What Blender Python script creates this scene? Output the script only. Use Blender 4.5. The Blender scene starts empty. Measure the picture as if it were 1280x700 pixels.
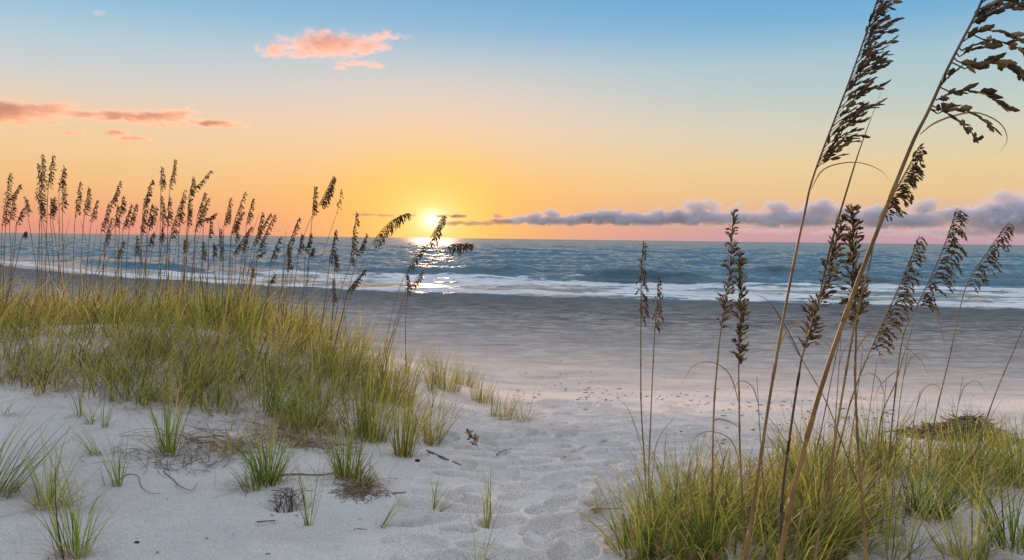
import bpy, math
import numpy as np
from mathutils import Matrix, Vector

rng = np.random.default_rng(7)
SC = bpy.context.scene
COL = SC.collection
R = math.radians

# ------------------------------------------------------------------ camera
FPX = 995.56                       # focal length in photo pixels (28 mm on a 36 mm sensor, 1280 wide)
CAM = np.array([0.0, 0.0, 2.8])
PITCH, ROLL = R(2.97), R(0.70)
_f = np.array([0, math.cos(PITCH), -math.sin(PITCH)])
_r0 = np.array([1.0, 0, 0])
_u0 = np.array([0, math.sin(PITCH), math.cos(PITCH)])
_r = math.cos(ROLL) * _r0 + math.sin(ROLL) * _u0
_u = -math.sin(ROLL) * _r0 + math.cos(ROLL) * _u0
cd = bpy.data.cameras.new('camera')
cd.lens, cd.sensor_width, cd.clip_start, cd.clip_end = 28, 36, 0.05, 60000
cam = bpy.data.objects.new('camera', cd)
COL.objects.link(cam)
cam.matrix_world = Matrix(((_r[0], _u[0], -_f[0], CAM[0]), (_r[1], _u[1], -_f[1], CAM[1]),
                           (_r[2], _u[2], -_f[2], CAM[2]), (0, 0, 0, 1)))
SC.camera = cam

# ------------------------------------------------------------------ colour management and renderer
SC.view_settings.view_transform = 'Standard'
SC.view_settings.look = 'None'
SC.view_settings.exposure = 0.0
SC.view_settings.gamma = 1
SC.view_settings.use_curve_mapping = False
SC.cycles.use_denoising = True
SC.cycles.max_bounces = 8
SC.cycles.diffuse_bounces = 3
SC.cycles.glossy_bounces = 3
SC.cycles.transmission_bounces = 4
SC.cycles.transparent_max_bounces = 12
SC.cycles.volume_bounces = 1
SC.cycles.sample_clamp_indirect = 4
SC.cycles.sample_clamp_direct = 12

# ------------------------------------------------------------------ sky and sun
SUN_EL, SUN_AZ = 1.25, -5.75       # degrees; azimuth from +Y towards +X
sd = np.array([math.sin(R(SUN_AZ)) * math.cos(R(SUN_EL)), math.cos(R(SUN_AZ)) * math.cos(R(SUN_EL)), math.sin(R(SUN_EL))])


def lin(c):
    c = np.array(c, float) / 255.0
    return np.where(c <= 0.04045, c / 12.92, ((c + 0.055) / 1.055) ** 2.4)


class Nodes:
    """small helper to write node trees"""
    def __init__(self, tree):
        self.t = tree
        tree.nodes.clear()

    def n(self, kind, **kw):
        nd = self.t.nodes.new(kind)
        for k, v in kw.items():
            setattr(nd, k, v)
        return nd

    def put(self, sock, v):
        if isinstance(v, bpy.types.NodeSocket):
            self.t.links.new(v, sock)
        elif v is not None:
            if isinstance(v, (tuple, list, np.ndarray)):
                v = tuple(float(q) for q in v)
                if len(sock.default_value) == 4 and len(v) == 3:
                    v = v + (1.0,)
            sock.default_value = v

    def m(self, op, a, b=None, c=None, clamp=False):
        nd = self.n('ShaderNodeMath', operation=op, use_clamp=clamp)
        for i, v in enumerate((a, b, c)):
            if v is not None:
                self.put(nd.inputs[i], v)
        return nd.outputs[0]

    def v(self, op, a, b=None):
        nd = self.n('ShaderNodeVectorMath', operation=op)
        self.put(nd.inputs[0], a)
        if b is not None:
            self.put(nd.inputs[1], b)
        return nd.outputs['Value'] if op in ('LENGTH', 'DOT_PRODUCT', 'DISTANCE') else nd.outputs[0]

    def mix(self, fac, a, b, mode='MIX'):
        nd = self.n('ShaderNodeMix', data_type='RGBA', blend_type=mode)
        self.put(nd.inputs[0], fac)
        self.put(nd.inputs[6], a)
        self.put(nd.inputs[7], b)
        return nd.outputs[2]

    def rng(self, v, a, b, c=0.0, d=1.0, smooth=True):
        nd = self.n('ShaderNodeMapRange', interpolation_type='SMOOTHSTEP' if smooth else 'LINEAR')
        for i, q in enumerate((v, a, b, c, d)):
            self.put(nd.inputs[i], q)
        return nd.outputs[0]

    def noise(self, vec, scale, detail=4, rough=0.55, dist=0.0):
        nd = self.n('ShaderNodeTexNoise')
        self.put(nd.inputs['Vector'], vec)
        nd.inputs['Scale'].default_value = scale
        nd.inputs['Detail'].default_value = detail
        nd.inputs['Roughness'].default_value = rough
        nd.inputs['Distortion'].default_value = dist
        return nd.outputs['Fac']

    def ramp(self, fac, stops, interp='LINEAR'):
        nd = self.n('ShaderNodeValToRGB')
        cr = nd.color_ramp
        cr.interpolation = interp
        while len(cr.elements) < len(stops):
            cr.elements.new(0.5)
        for e, (p, c) in zip(cr.elements, stops):
            e.position = p
            e.color = tuple(float(q) for q in c) + (1.0,)
        self.put(nd.inputs[0], fac)
        return nd.outputs[0]


W = bpy.data.worlds.new('World')
SC.world = W
W.use_nodes = True
k = Nodes(W.node_tree)
tc = k.n('ShaderNodeTexCoord')
dirv = k.v('NORMALIZE', tc.outputs['Generated'])
sep = k.n('ShaderNodeSeparateXYZ')
k.put(sep.inputs[0], dirv)
elev = k.m('MULTIPLY', k.m('ARCSINE', sep.outputs[2]), 180 / math.pi)
e01 = k.m('DIVIDE', k.m('MAXIMUM', elev, 0.0), 30.0, clamp=True)
SKY_R = [(0.0, (194, 158, 172)), (0.7, (200, 162, 168)), (1.7, (216, 178, 158)), (3.2, (232, 196, 146)), (5.2, (230, 206, 160)),
         (7.5, (209, 208, 188)), (9.8, (184, 202, 200)), (12.0, (166, 196, 208)), (14.5, (120, 176, 214)), (17.5, (92, 160, 212)), (30, (100, 165, 215))]
SKY_L = [(0.0, (228, 150, 132)), (0.7, (232, 156, 132)), (1.7, (238, 172, 128)), (3.2, (242, 190, 132)), (5.2, (240, 202, 150)),
         (7.5, (237, 207, 172)), (9.8, (209, 208, 204)), (12.0, (182, 204, 216)), (14.5, (146, 190, 218)), (17.5, (122, 176, 214)), (30, (100, 165, 215))]
az = k.m('ARCTAN2', sep.outputs[0], sep.outputs[1])
side = k.rng(az, R(-34), R(32))
skyc = k.mix(side, k.ramp(e01, [(p / 30, lin(c)) for p, c in SKY_L]), k.ramp(e01, [(p / 30, lin(c)) for p, c in SKY_R]))
# glow round the sun: ellipse, wider than it is high
dx = k.m('SUBTRACT', k.m('MULTIPLY', az, 180 / math.pi), SUN_AZ)
dy = k.m('SUBTRACT', elev, SUN_EL)


def glow(wx, wy, power=1.0):
    q = k.m('ADD', k.m('POWER', k.m('ABSOLUTE', k.m('DIVIDE', dx, wx)), 2.0), k.m('POWER', k.m('ABSOLUTE', k.m('DIVIDE', dy, wy)), 2.0))
    if power != 1.0:
        q = k.m('POWER', q, power)
    return k.m('EXPONENT', k.m('MULTIPLY', q, -1.0))


dyh = k.m('SUBTRACT', elev, 8.5)
q8 = k.m('ADD', k.m('POWER', k.m('ABSOLUTE', k.m('DIVIDE', dx, 15.0)), 2.0), k.m('POWER', k.m('ABSOLUTE', k.m('DIVIDE', dyh, 4.0)), 2.0))
skyc = k.mix(k.m('MULTIPLY', k.m('EXPONENT', k.m('MULTIPLY', q8, -1.0)), 0.45), skyc, lin((252, 212, 190)))
skyc = k.mix(k.m('MULTIPLY', glow(12.5, 4.4), 0.72), skyc, lin((252, 184, 92)))
skyc = k.mix(k.m('MULTIPLY', glow(5.6, 4.6), 0.85), skyc, lin((254, 212, 100)))
skyc = k.mix(k.m('MULTIPLY', glow(2.2, 1.7, 0.8), 0.92), skyc, np.array((1.08, 0.88, 0.36)))
skyc = k.mix(glow(0.62, 0.52, 0.8), skyc, np.array((1.9, 1.75, 1.2)))
# unseen high sky: added fill from above and behind, brighter than real dusk
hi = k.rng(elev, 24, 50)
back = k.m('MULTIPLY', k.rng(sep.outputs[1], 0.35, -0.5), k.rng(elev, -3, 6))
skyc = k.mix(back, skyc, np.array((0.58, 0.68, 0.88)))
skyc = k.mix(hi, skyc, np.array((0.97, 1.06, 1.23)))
skyc = k.mix(k.rng(elev, -0.3, -4.0), skyc, np.array((0.25, 0.25, 0.25)))
sky = k.n('ShaderNodeTexSky', sky_type='NISHITA', sun_disc=False, sun_elevation=R(SUN_EL), sun_rotation=R(SUN_AZ))
bg1 = k.n('ShaderNodeBackground')
k.put(bg1.inputs[0], sky.outputs[0])
bg1.inputs[1].default_value = 0.005
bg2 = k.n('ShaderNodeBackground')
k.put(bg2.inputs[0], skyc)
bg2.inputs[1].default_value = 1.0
add = k.n('ShaderNodeAddShader')
k.put(add.inputs[0], bg1.outputs[0])
k.put(add.inputs[1], bg2.outputs[0])
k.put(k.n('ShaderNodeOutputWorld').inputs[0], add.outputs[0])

sl = bpy.data.lights.new('sun', 'SUN')
sl.energy, sl.angle, sl.color = 3.7, R(0.9), (1.0, 0.56, 0.34)
so = bpy.data.objects.new('sun', sl)
COL.objects.link(so)
LAMP_EL = 3.6                      # raised above the visible disc so warm light rakes the sand and footprints
so.rotation_euler = Vector((-math.sin(R(SUN_AZ)), -math.cos(R(SUN_AZ)), -math.tan(R(LAMP_EL)))).to_track_quat('-Z', 'Y').to_euler()


# ------------------------------------------------------------------ generic helpers
def ray(px, py):
    return _f + _r * (px - 640) / FPX + _u * (350 - py) / FPX


def at(px, py, D):
    d = ray(px, py)
    return CAM + d * (D / d[1])


def _hash(ix, iy, s):
    h = (ix.astype(np.int64) * 374761393 + iy.astype(np.int64) * 668265263 + s * 974634777) & 0x7fffffff
    h = ((h ^ (h >> 13)) * 1274126177) & 0x7fffffff
    h = h ^ (h >> 16)
    return (h & 0xffff) / 65535.0


def vnoise(x, y, s=0):
    x = np.asarray(x, float)
    y = np.asarray(y, float)
    ix, iy = np.floor(x), np.floor(y)
    fx, fy = x - ix, y - iy
    fx, fy = fx * fx * (3 - 2 * fx), fy * fy * (3 - 2 * fy)
    a, b = _hash(ix, iy, s), _hash(ix + 1, iy, s)
    c, d = _hash(ix, iy + 1, s), _hash(ix + 1, iy + 1, s)
    return (a * (1 - fx) + b * fx) * (1 - fy) + (c * (1 - fx) + d * fx) * fy - 0.5


def fbm(x, y, s=0, o=4):
    t, a = 0, 1.0
    for i in range(o):
        t = t + a * vnoise(x * 2 ** i + 17.3 * i, y * 2 ** i - 9.1 * i, s + i)
        a *= 0.5
    return t


def sstep(x, a, b):
    t = np.clip((x - a) / (b - a), 0, 1)
    return t * t * (3 - 2 * t)


def mesh_obj(name, verts, faces, mat, parent=None, smooth=True, attrs=None, cols=None):
    """one mesh object from numpy arrays (faces: a list of int arrays [n,3] or [n,4])"""
    me = bpy.data.meshes.new(name)
    verts = np.ascontiguousarray(verts, np.float32)
    me.vertices.add(len(verts))
    me.vertices.foreach_set('co', verts.ravel())
    if isinstance(faces, np.ndarray):
        faces = [faces]
    faces = [f for f in faces if len(f)]
    loops = np.concatenate([f.ravel() for f in faces]).astype(np.int32)
    tot = np.concatenate([np.full(len(f), f.shape[1], np.int32) for f in faces])
    st = np.concatenate([[0], np.cumsum(tot)[:-1]]).astype(np.int32)
    me.loops.add(len(loops))
    me.loops.foreach_set('vertex_index', loops)
    me.polygons.add(len(tot))
    me.polygons.foreach_set('loop_start', st)
    me.polygons.foreach_set('loop_total', tot)
    me.polygons.foreach_set('use_smooth', np.full(len(tot), smooth, bool))
    me.update(calc_edges=True)
    me.validate()
    for nm, a in (attrs or {}).items():
        at_ = me.attributes.new(nm, 'FLOAT', 'POINT')
        at_.data.foreach_set('value', np.asarray(a, np.float32).ravel())
    if cols is not None:
        ca = me.attributes.new('tint', 'FLOAT_COLOR', 'POINT')
        c4 = np.concatenate([cols, np.ones((len(cols), 1))], 1).astype(np.float32)
        ca.data.foreach_set('color', c4.ravel())
    me.materials.append(mat)
    o = bpy.data.objects.new(name, me)
    COL.objects.link(o)
    if parent is not None:
        o.parent = parent
        o.location = -Vector(parent.location)
    return o


def thing(name, label, cat, loc, group=None):
    o = bpy.data.objects.new(name, None)
    COL.objects.link(o)
    o.empty_display_size = 0.1
    o.location = tuple(float(q) for q in loc)
    return tag(o, label, cat, group)


def tag(o, label=None, cat=None, group=None, kind=None):
    for key, val in (('label', label), ('category', cat), ('group', group), ('kind', kind)):
        if val:
            o[key] = val
    return o


class Bag:
    """collects vertices, faces and vertex tints for one mesh"""
    def __init__(self):
        self.v, self.q, self.t, self.c, self.n = [], [], [], [], 0

    def add(self, v, q=None, t=None, c=None):
        v = np.asarray(v, float).reshape(-1, 3)
        if q is not None and len(q):
            self.q.append(np.asarray(q) + self.n)
        if t is not None and len(t):
            self.t.append(np.asarray(t) + self.n)
        c = np.broadcast_to(np.asarray(c if c is not None else (0.5, 0.5, 0.5), float), (len(v), 3))
        self.v.append(v)
        self.c.append(c)
        self.n += len(v)

    def build(self, name, mat, parent=None, smooth=True):
        f = []
        if self.q:
            f.append(np.concatenate(self.q))
        if self.t:
            f.append(np.concatenate(self.t))
        return mesh_obj(name, np.concatenate(self.v), f, mat, parent, smooth, cols=np.concatenate(self.c))


def spline(pts, n):
    """Catmull-Rom through pts, n samples"""
    p = np.asarray(pts, float)
    if len(p) == 2:
        return p[0] + (p[1] - p[0]) * np.linspace(0, 1, n)[:, None]
    p = np.concatenate([[2 * p[0] - p[1]], p, [2 * p[-1] - p[-2]]])
    u = np.linspace(0, len(p) - 3 - 1e-9, n)
    i = np.floor(u).astype(int)
    t = (u - i)[:, None]
    a, b, c, d = p[i], p[i + 1], p[i + 2], p[i + 3]
    return 0.5 * (2 * b + (c - a) * t + (2 * a - 5 * b + 4 * c - d) * t ** 2 + (3 * b - a - 3 * c + d) * t ** 3)


def unit(v):
    v = np.asarray(v, float)
    return v / np.maximum(np.linalg.norm(v, axis=-1, keepdims=True), 1e-9)


def tube(bag, pts, rad, sides=5, col=None):
    p = np.asarray(pts, float)
    n = len(p)
    rad = np.broadcast_to(np.asarray(rad, float), (n,))
    T = unit(np.gradient(p, axis=0))
    ref = np.array([0.31, 0.9, 0.1])
    A = unit(np.cross(T, ref))
    B = np.cross(T, A)
    th = np.linspace(0, 2 * math.pi, sides, endpoint=False)
    ring = p[:, None, :] + rad[:, None, None] * (A[:, None, :] * np.cos(th)[None, :, None] + B[:, None, :] * np.sin(th)[None, :, None])
    idx = np.arange(n * sides).reshape(n, sides)
    nx = np.roll(idx, -1, axis=1)
    q = np.stack([idx[:-1], nx[:-1], nx[1:], idx[1:]], -1).reshape(-1, 4)
    cc = None
    if col is not None:
        cc = np.asarray(col, float)
        if cc.ndim == 2:
            cc = np.repeat(cc, sides, 0)
    v = np.concatenate([ring.reshape(-1, 3), p[:1], p[-1:]])
    caps = [[idx[0, (j + 1) % sides], idx[0, j], n * sides] for j in range(sides)] + [[idx[-1, j], idx[-1, (j + 1) % sides], n * sides + 1] for j in range(sides)]
    if cc is not None and cc.ndim == 2:
        cc = np.concatenate([cc, cc[:1], cc[-1:]])
    bag.add(v, q, caps, cc)


def ribbon(bag, pts, width, col=None, fold=0.25):
    """a leaf: folded strip that narrows to a point (three verts across)"""
    p = np.asarray(pts, float)
    n = len(p)
    t = np.linspace(0, 1, n)
    w = width * np.clip(np.minimum(0.45 + t * 3, 1) * (1 - t ** 2.2), 0.03, 1)
    T = unit(np.gradient(p, axis=0))
    S = unit(np.cross(T, np.array([0.25, 1.0, 0.2])))
    N = np.cross(S, T)
    v = np.stack([p - S * w[:, None] / 2, p + N * (w * fold)[:, None], p + S * w[:, None] / 2], 1)
    idx = np.arange(n * 3).reshape(n, 3)
    q = np.concatenate([np.stack([idx[:-1, j], idx[:-1, j + 1], idx[1:, j + 1], idx[1:, j]], -1) for j in (0, 1)])
    cc = None
    if col is not None:
        cc = np.asarray(col, float)
        if cc.ndim == 2:
            cc = np.repeat(cc, 3, 0)
    bag.add(v.reshape(-1, 3), q, None, cc)


# ------------------------------------------------------------------ terrain
_by = np.array([-400, -40, 0, 3.1, 4.5, 6, 8, 10, 13, 18, 25, 32, 39.8, 50, 80, 200, 500])
_bz = np.array([1.9, 1.75, 1.62, 1.55, 1.43, 1.30, 1.13, 0.97, 0.76, 0.53, 0.30, 0.13, 0.0, -0.25, -0.9, -4, -12])


def shore(X):
    Xc = np.clip(X, -45, 60)
    return -0.19 * Xc + 0.0115 * Xc ** 2 * (Xc < 0)


def H0(X, Y):
    X = np.asarray(X, float)
    Y = np.asarray(Y, float)
    ys = Y - shore(X) * sstep(Y, 12, 30)
    z = np.interp(ys, _by, _bz)
    sy = np.where(Y < 8.4, np.exp(-((Y - 8.4) / 2.55) ** 2 / 2), np.exp(-((Y - 8.4) / 2.3) ** 2 / 2))
    sx = sstep(-X, -0.2, 3.0)
    z = z + 0.80 * sx * sy * (1 + 0.18 * fbm(X * 0.6, Y * 0.6, 3, 3))
    z = z + 0.12 * np.exp(-((X - 2.4) / 1.4) ** 2 / 2 - ((Y - 4.6) / 1.3) ** 2 / 2)
    near = np.exp(-np.clip(Y - 7, 0, 99) / 5.0)
    z = z + near * (0.05 * fbm(X * 0.8, Y * 0.8, 11, 3) + 0.014 * fbm(X * 2.4, Y * 2.4, 21, 3))
    z = z + (1 - near) * 0.025 * fbm(X * 0.10, Y * 0.55, 31, 4) * sstep(ys, 44, 36)
    flat = sstep(ys, 11, 17) * sstep(-ys, -38, -33)
    z = z + flat * (0.020 * fbm(X * 0.9, Y * 1.7, 33, 4) + 0.010 * vnoise(X * 3.1, Y * 3.4, 37))
    # small pit with roots on the left, and scour beside some tufts
    z = z - 0.15 * np.exp(-((((X - PIT[0]) / 0.085) ** 2 + ((Y - PIT[1]) / 0.10) ** 2)) ** 1.5) - 0.05 * np.exp(-(((X + 1.62) / 0.22) ** 2 + ((Y - 4.2) / 0.2) ** 2))
    return z


PIT = (99.0, 99.0)


def ground(px, py):
    """point of the terrain seen at a photo pixel"""
    d = ray(px, py)
    t = np.geomspace(0.6, 120, 160)
    for _ in range(2):
        P = CAM + d * t[:, None]
        i = max(1, int(np.argmax(P[:, 2] < H0(P[:, 0], P[:, 1]))))
        t = np.linspace(t[i - 1], t[i], 40)
    p = P[i]
    return np.array([p[0], p[1], float(H0(p[0], p[1]))])


_p = ground(362, 628)
PIT = (_p[0], _p[1])

# footprints
foot = []
for _ in range(2600):
    py = 503 + 210 * rng.uniform(0, 1) ** 0.8
    px = rng.normal(705 + (py - 520) * 0.02, 80 + (py - 500) * 0.42)
    if px < 505 + max(0, 640 - py) * 0.55 or px > 1230:
        continue
    g = ground(px, min(py, 699))
    fr = rng.uniform(0.055, 0.105)
    if any((g[0] - q[0]) ** 2 + (g[1] - q[1]) ** 2 < (1.12 * (fr + q[2])) ** 2 for q in foot):
        continue
    foot.append((g[0], g[1], fr, fr * rng.uniform(0.45, 0.85), rng.uniform(0, math.pi)))
for _ in range(60):
    g = ground(rng.uniform(20, 520), rng.uniform(600, 699))
    foot.append((g[0], g[1], rng.uniform(0.05, 0.1), rng.uniform(0.004, 0.013), rng.uniform(0, math.pi)))


def build_sand():
    rr = np.concatenate([np.geomspace(0.35, 2.2, 60, endpoint=False), np.geomspace(2.2, 16, 760, endpoint=False), np.geomspace(16, 44, 430, endpoint=False), np.geomspace(44, 60, 40, endpoint=False), np.geomspace(60, 420, 40)])
    aa = np.concatenate([np.linspace(-180, -60, 60, endpoint=False), np.linspace(-60, -36, 60, endpoint=False), np.linspace(-36, 36, 760, endpoint=False), np.linspace(36, 60, 60, endpoint=False), np.linspace(60, 180, 60, endpoint=False)])
    th = np.radians(aa)
    X = rr[:, None] * np.sin(th)[None, :]
    Y = rr[:, None] * np.cos(th)[None, :]
    Z = H0(X, Y)
    dig, rim = np.zeros_like(Z), np.zeros_like(Z)
    for (fx, fy, fr, fd, fa) in foot:
        r0, a0 = math.hypot(fx, fy), math.atan2(fx, fy)
        i0, i1 = np.searchsorted(rr, [r0 - 3 * fr, r0 + 3 * fr])
        j0, j1 = np.searchsorted(th, [a0 - 3 * fr / r0, a0 + 3 * fr / r0])
        xs, ys = X[i0:i1, j0:j1] - fx, Y[i0:i1, j0:j1] - fy
        u = xs * math.cos(fa) + ys * math.sin(fa)
        w = -xs * math.sin(fa) + ys * math.cos(fa)
        wob = 1 + 0.38 * vnoise((fx + xs) * 10, (fy + ys) * 10, 5)
        q = np.sqrt((u / 1.35) ** 2 + (w / 0.85) ** 2) / fr * wob
        dig[i0:i1, j0:j1] = np.maximum(dig[i0:i1, j0:j1], fd * np.exp(-(q ** 4.5)))
        rim[i0:i1, j0:j1] = np.maximum(rim[i0:i1, j0:j1], 0.34 * fd * np.exp(-((q - 1.28) / 0.30) ** 2))
    Z += rim * np.clip(1 - dig / 0.012, 0, 1) - dig
    m = (rr > 2) & (rr < 14)
    Z[m] += 0.0035 * fbm(X[m] * 9, Y[m] * 9, 41, 3) + 0.002 * vnoise(X[m] * 40, Y[m] * 40, 51)
    n, c = X.shape
    v = np.stack([X, Y, Z], -1).reshape(-1, 3)
    idx = np.arange(n * c).reshape(n, c)
    nx = np.roll(idx, -1, axis=1)
    q = np.stack([idx[:-1], nx[:-1], nx[1:], idx[1:]], -1)[:, :, ::-1].reshape(-1, 4)
    v = np.concatenate([v, [[0, 0, float(H0(0, 0))]]])
    fan = np.stack([nx[0], idx[0], np.full(c, n * c)], -1)[:, ::-1]
    ys = v[:, 1] - shore(v[:, 0]) * sstep(v[:, 1], 12, 30)
    edge = ys + 1.6 * fbm(v[:, 0] * 0.25, v[:, 1] * 0.25, 61, 4) + 0.5 * np.clip(v[:, 0], -6, 8) * sstep(ys, 8, 10)
    damp = np.clip((edge - 8.4) / 20.0, 0, 1) ** 0.62 * sstep(edge, 8.2, 10.0)
    wet = sstep(ys + 1.2 * fbm(v[:, 0] * 0.12, v[:, 1] * 0.12, 71, 3), 24, 37)
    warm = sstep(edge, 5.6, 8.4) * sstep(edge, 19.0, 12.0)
    return mesh_obj('sand', v, [q, fan], M_SAND, attrs={'damp': damp, 'wet': wet, 'warm': warm})


# ------------------------------------------------------------------ materials
def material(name):
    m = bpy.data.materials.new(name)
    m.use_nodes = True
    return m, Nodes(m.node_tree)


def sand_material():
    m, k = material('sand')
    tc = k.n('ShaderNodeTexCoord')
    P = tc.outputs['Object']
    damp = k.n('ShaderNodeAttribute', attribute_name='damp').outputs['Fac']
    wet = k.n('ShaderNodeAttribute', attribute_name='wet').outputs['Fac']
    mp = k.n('ShaderNodeMapping')
    k.put(mp.inputs[0], P)
    mp.inputs['Scale'].default_value = (1.0, 1.7, 1)
    streak = k.noise(mp.outputs[0], 1.0, 6, 0.62, 0.4)
    mp2 = k.n('ShaderNodeMapping')
    k.put(mp2.inputs[0], P)
    mp2.inputs['Scale'].default_value = (2.6, 4.6, 1)
    streak2 = k.noise(mp2.outputs[0], 1.0, 5, 0.65, 0.3)
    big = k.noise(P, 0.9, 5, 0.6)
    grain = k.noise(P, 120, 3, 0.75)
    speck = k.noise(P, 55, 2, 0.6)
    dry = k.mix(k.rng(big, 0.3, 0.7), (0.46, 0.435, 0.40), (0.60, 0.555, 0.505))
    dry = k.mix(k.m('MULTIPLY', k.rng(grain, 0.44, 0.64), 0.5), dry, (0.22, 0.20, 0.185))
    dry = k.mix(k.m('MULTIPLY', k.rng(speck, 0.66, 0.76), 0.6), dry, (0.12, 0.10, 0.085))
    hard = k.mix(k.rng(streak, 0.38, 0.62), (0.135, 0.135, 0.132), (0.33, 0.315, 0.29))
    hard = k.mix(k.m('MULTIPLY', k.rng(streak2, 0.48, 0.60), 0.7), hard, (0.080, 0.086, 0.090))
    hard = k.mix(k.m('MULTIPLY', k.rng(grain, 0.4, 0.75), 0.25), hard, (0.15, 0.14, 0.13))
    mott = k.noise(P, 2.3, 7, 0.68)
    hard = k.mix(k.m('MULTIPLY', k.rng(mott, 0.50, 0.62), 0.6), hard, (0.11, 0.115, 0.12))
    hard = k.mix(k.m('MULTIPLY', k.rng(mott, 0.46, 0.34), 0.55), hard, (0.36, 0.34, 0.31))
    wetc = k.mix(k.rng(streak, 0.35, 0.65), (0.098, 0.110, 0.112), (0.155, 0.166, 0.166))
    warm = k.n('ShaderNodeAttribute', attribute_name='warm').outputs['Fac']
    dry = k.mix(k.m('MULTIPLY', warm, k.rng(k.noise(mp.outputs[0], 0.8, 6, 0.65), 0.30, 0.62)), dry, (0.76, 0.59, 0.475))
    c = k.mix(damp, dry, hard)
    c = k.mix(wet, c, wetc)
    bs = k.n('ShaderNodeBsdfPrincipled')
    k.put(bs.inputs['Base Color'], c)
    k.put(bs.inputs['Roughness'], k.rng(wet, 0, 1, 0.95, 0.72, False))
    bs.inputs['Specular IOR Level'].default_value = 0.0
    b1 = k.n('ShaderNodeBump')
    b1.inputs['Strength'].default_value = 0.75
    b1.inputs['Distance'].default_value = 0.016
    k.put(b1.inputs['Height'], k.m('ADD', k.m('ADD', k.noise(P, 18, 7, 0.68), k.m('MULTIPLY', k.noise(P, 6.5, 4, 0.6), 1.4)), k.m('MULTIPLY', grain, 0.3)))
    b2 = k.n('ShaderNodeBump')
    b2.inputs['Distance'].default_value = 0.10
    k.put(b2.inputs['Strength'], k.m('MULTIPLY', damp, 1.0))
    k.put(b2.inputs['Height'], k.m('ADD', streak2, k.m('MULTIPLY', mott, 1.2)))
    k.put(b2.inputs['Normal'], b1.outputs[0])
    k.put(bs.inputs['Normal'], b2.outputs[0])
    k.put(k.n('ShaderNodeOutputMaterial').inputs[0], bs.outputs[0])
    return m


def water_material():
    m, k = material('sea_water')
    tc = k.n('ShaderNodeTexCoord')
    P = tc.outputs['Object']
    foam = k.n('ShaderNodeAttribute', attribute_name='foam').outputs['Fac']
    far = k.n('ShaderNodeAttribute', attribute_name='far').outputs['Fac']
    mp = k.n('ShaderNodeMapping')
    k.put(mp.inputs[0], P)
    mp.inputs['Scale'].default_value = (0.35, 1.0, 1)
    lace = k.noise(mp.outputs[0], 1.1, 7, 0.68, 0.6)
    fm = k.rng(k.m('ADD', foam, k.m('MULTIPLY', k.m('SUBTRACT', lace, 0.5), 1.5)), 0.42, 0.62)
    bs = k.n('ShaderNodeBsdfPrincipled')
    bs.inputs['Base Color'].default_value = (0.030, 0.078, 0.100, 1)
    bs.inputs['IOR'].default_value = 1.33
    k.put(bs.inputs['Roughness'], k.rng(far, 0, 1, 0.16, 0.26, False))
    mpb = k.n('ShaderNodeMapping')
    k.put(mpb.inputs[0], P)
    mpb.inputs['Scale'].default_value = (0.5, 1.0, 1)
    b1 = k.n('ShaderNodeBump')
    b1.inputs['Strength'].default_value = 1.0
    b1.inputs['Distance'].default_value = 0.24
    k.put(b1.inputs['Height'], k.noise(mpb.outputs[0], 0.9, 4, 0.6, 0.3))
    b2 = k.n('ShaderNodeBump')
    b2.inputs['Distance'].default_value = 3.0
    k.put(b2.inputs['Strength'], k.m('MULTIPLY', far, 1.0))
    k.put(b2.inputs['Height'], k.noise(mpb.outputs[0], 0.11, 4, 0.6, 0.3))
    k.put(b2.inputs['Normal'], b1.outputs[0])
    k.put(bs.inputs['Normal'], b2.outputs[0])
    fo = k.n('ShaderNodeBsdfDiffuse')
    k.put(fo.inputs[0], k.mix(k.rng(lace, 0.3, 0.7), (0.40, 0.44, 0.48), (0.66, 0.64, 0.61)))
    k.put(fo.inputs['Normal'], b1.outputs[0])
    mx = k.n('ShaderNodeMixShader')
    k.put(mx.inputs[0], fm)
    k.put(mx.inputs[1], bs.outputs[0])
    k.put(mx.inputs[2], fo.outputs[0])
    k.put(k.n('ShaderNodeOutputMaterial').inputs[0], mx.outputs[0])
    return m


def plant_material(name, trans=0.3, rough=0.6, nscale=60, var=0.35):
    """colour comes from the mesh's own tint attribute, broken up by noise; thin leaves let light through"""
    m, k = material(name)
    tint = k.n('ShaderNodeAttribute', attribute_name='tint').outputs['Color']
    tc = k.n('ShaderNodeTexCoord')
    nz = k.noise(tc.outputs['Object'], nscale, 3, 0.6)
    c = k.mix(1.0, tint, k.mix(nz, (1 - var,) * 3, (1 + var,) * 3), 'MULTIPLY')
    bs = k.n('ShaderNodeBsdfPrincipled')
    k.put(bs.inputs['Base Color'], c)
    bs.inputs['Roughness'].default_value = rough
    bs.inputs['Specular IOR Level'].default_value = 0.25
    out = bs.outputs[0]
    if trans:
        tr = k.n('ShaderNodeBsdfTranslucent')
        k.put(tr.inputs[0], c)
        mx = k.n('ShaderNodeMixShader')
        mx.inputs[0].default_value = trans
        k.put(mx.inputs[1], out)
        k.put(mx.inputs[2], tr.outputs[0])
        out = mx.outputs[0]
    k.put(k.n('ShaderNodeOutputMaterial').inputs[0], out)
    return m


M_SAND = sand_material()
M_WATER = water_material()
M_GRASS = plant_material('grass_blade', 0.5, 0.5, 40, 0.3)
M_DRY = plant_material('dry_blade', 0.25, 0.7, 40, 0.35)
M_STEM = plant_material('oat_stem', 0.0, 0.6, 90, 0.3)
M_HEAD = plant_material('oat_seed', 0.28, 0.7, 120, 0.45)
M_WOOD = plant_material('weathered_wood', 0.0, 0.85, 80, 0.5)

sand = build_sand()
tag(sand, kind='structure')


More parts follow.
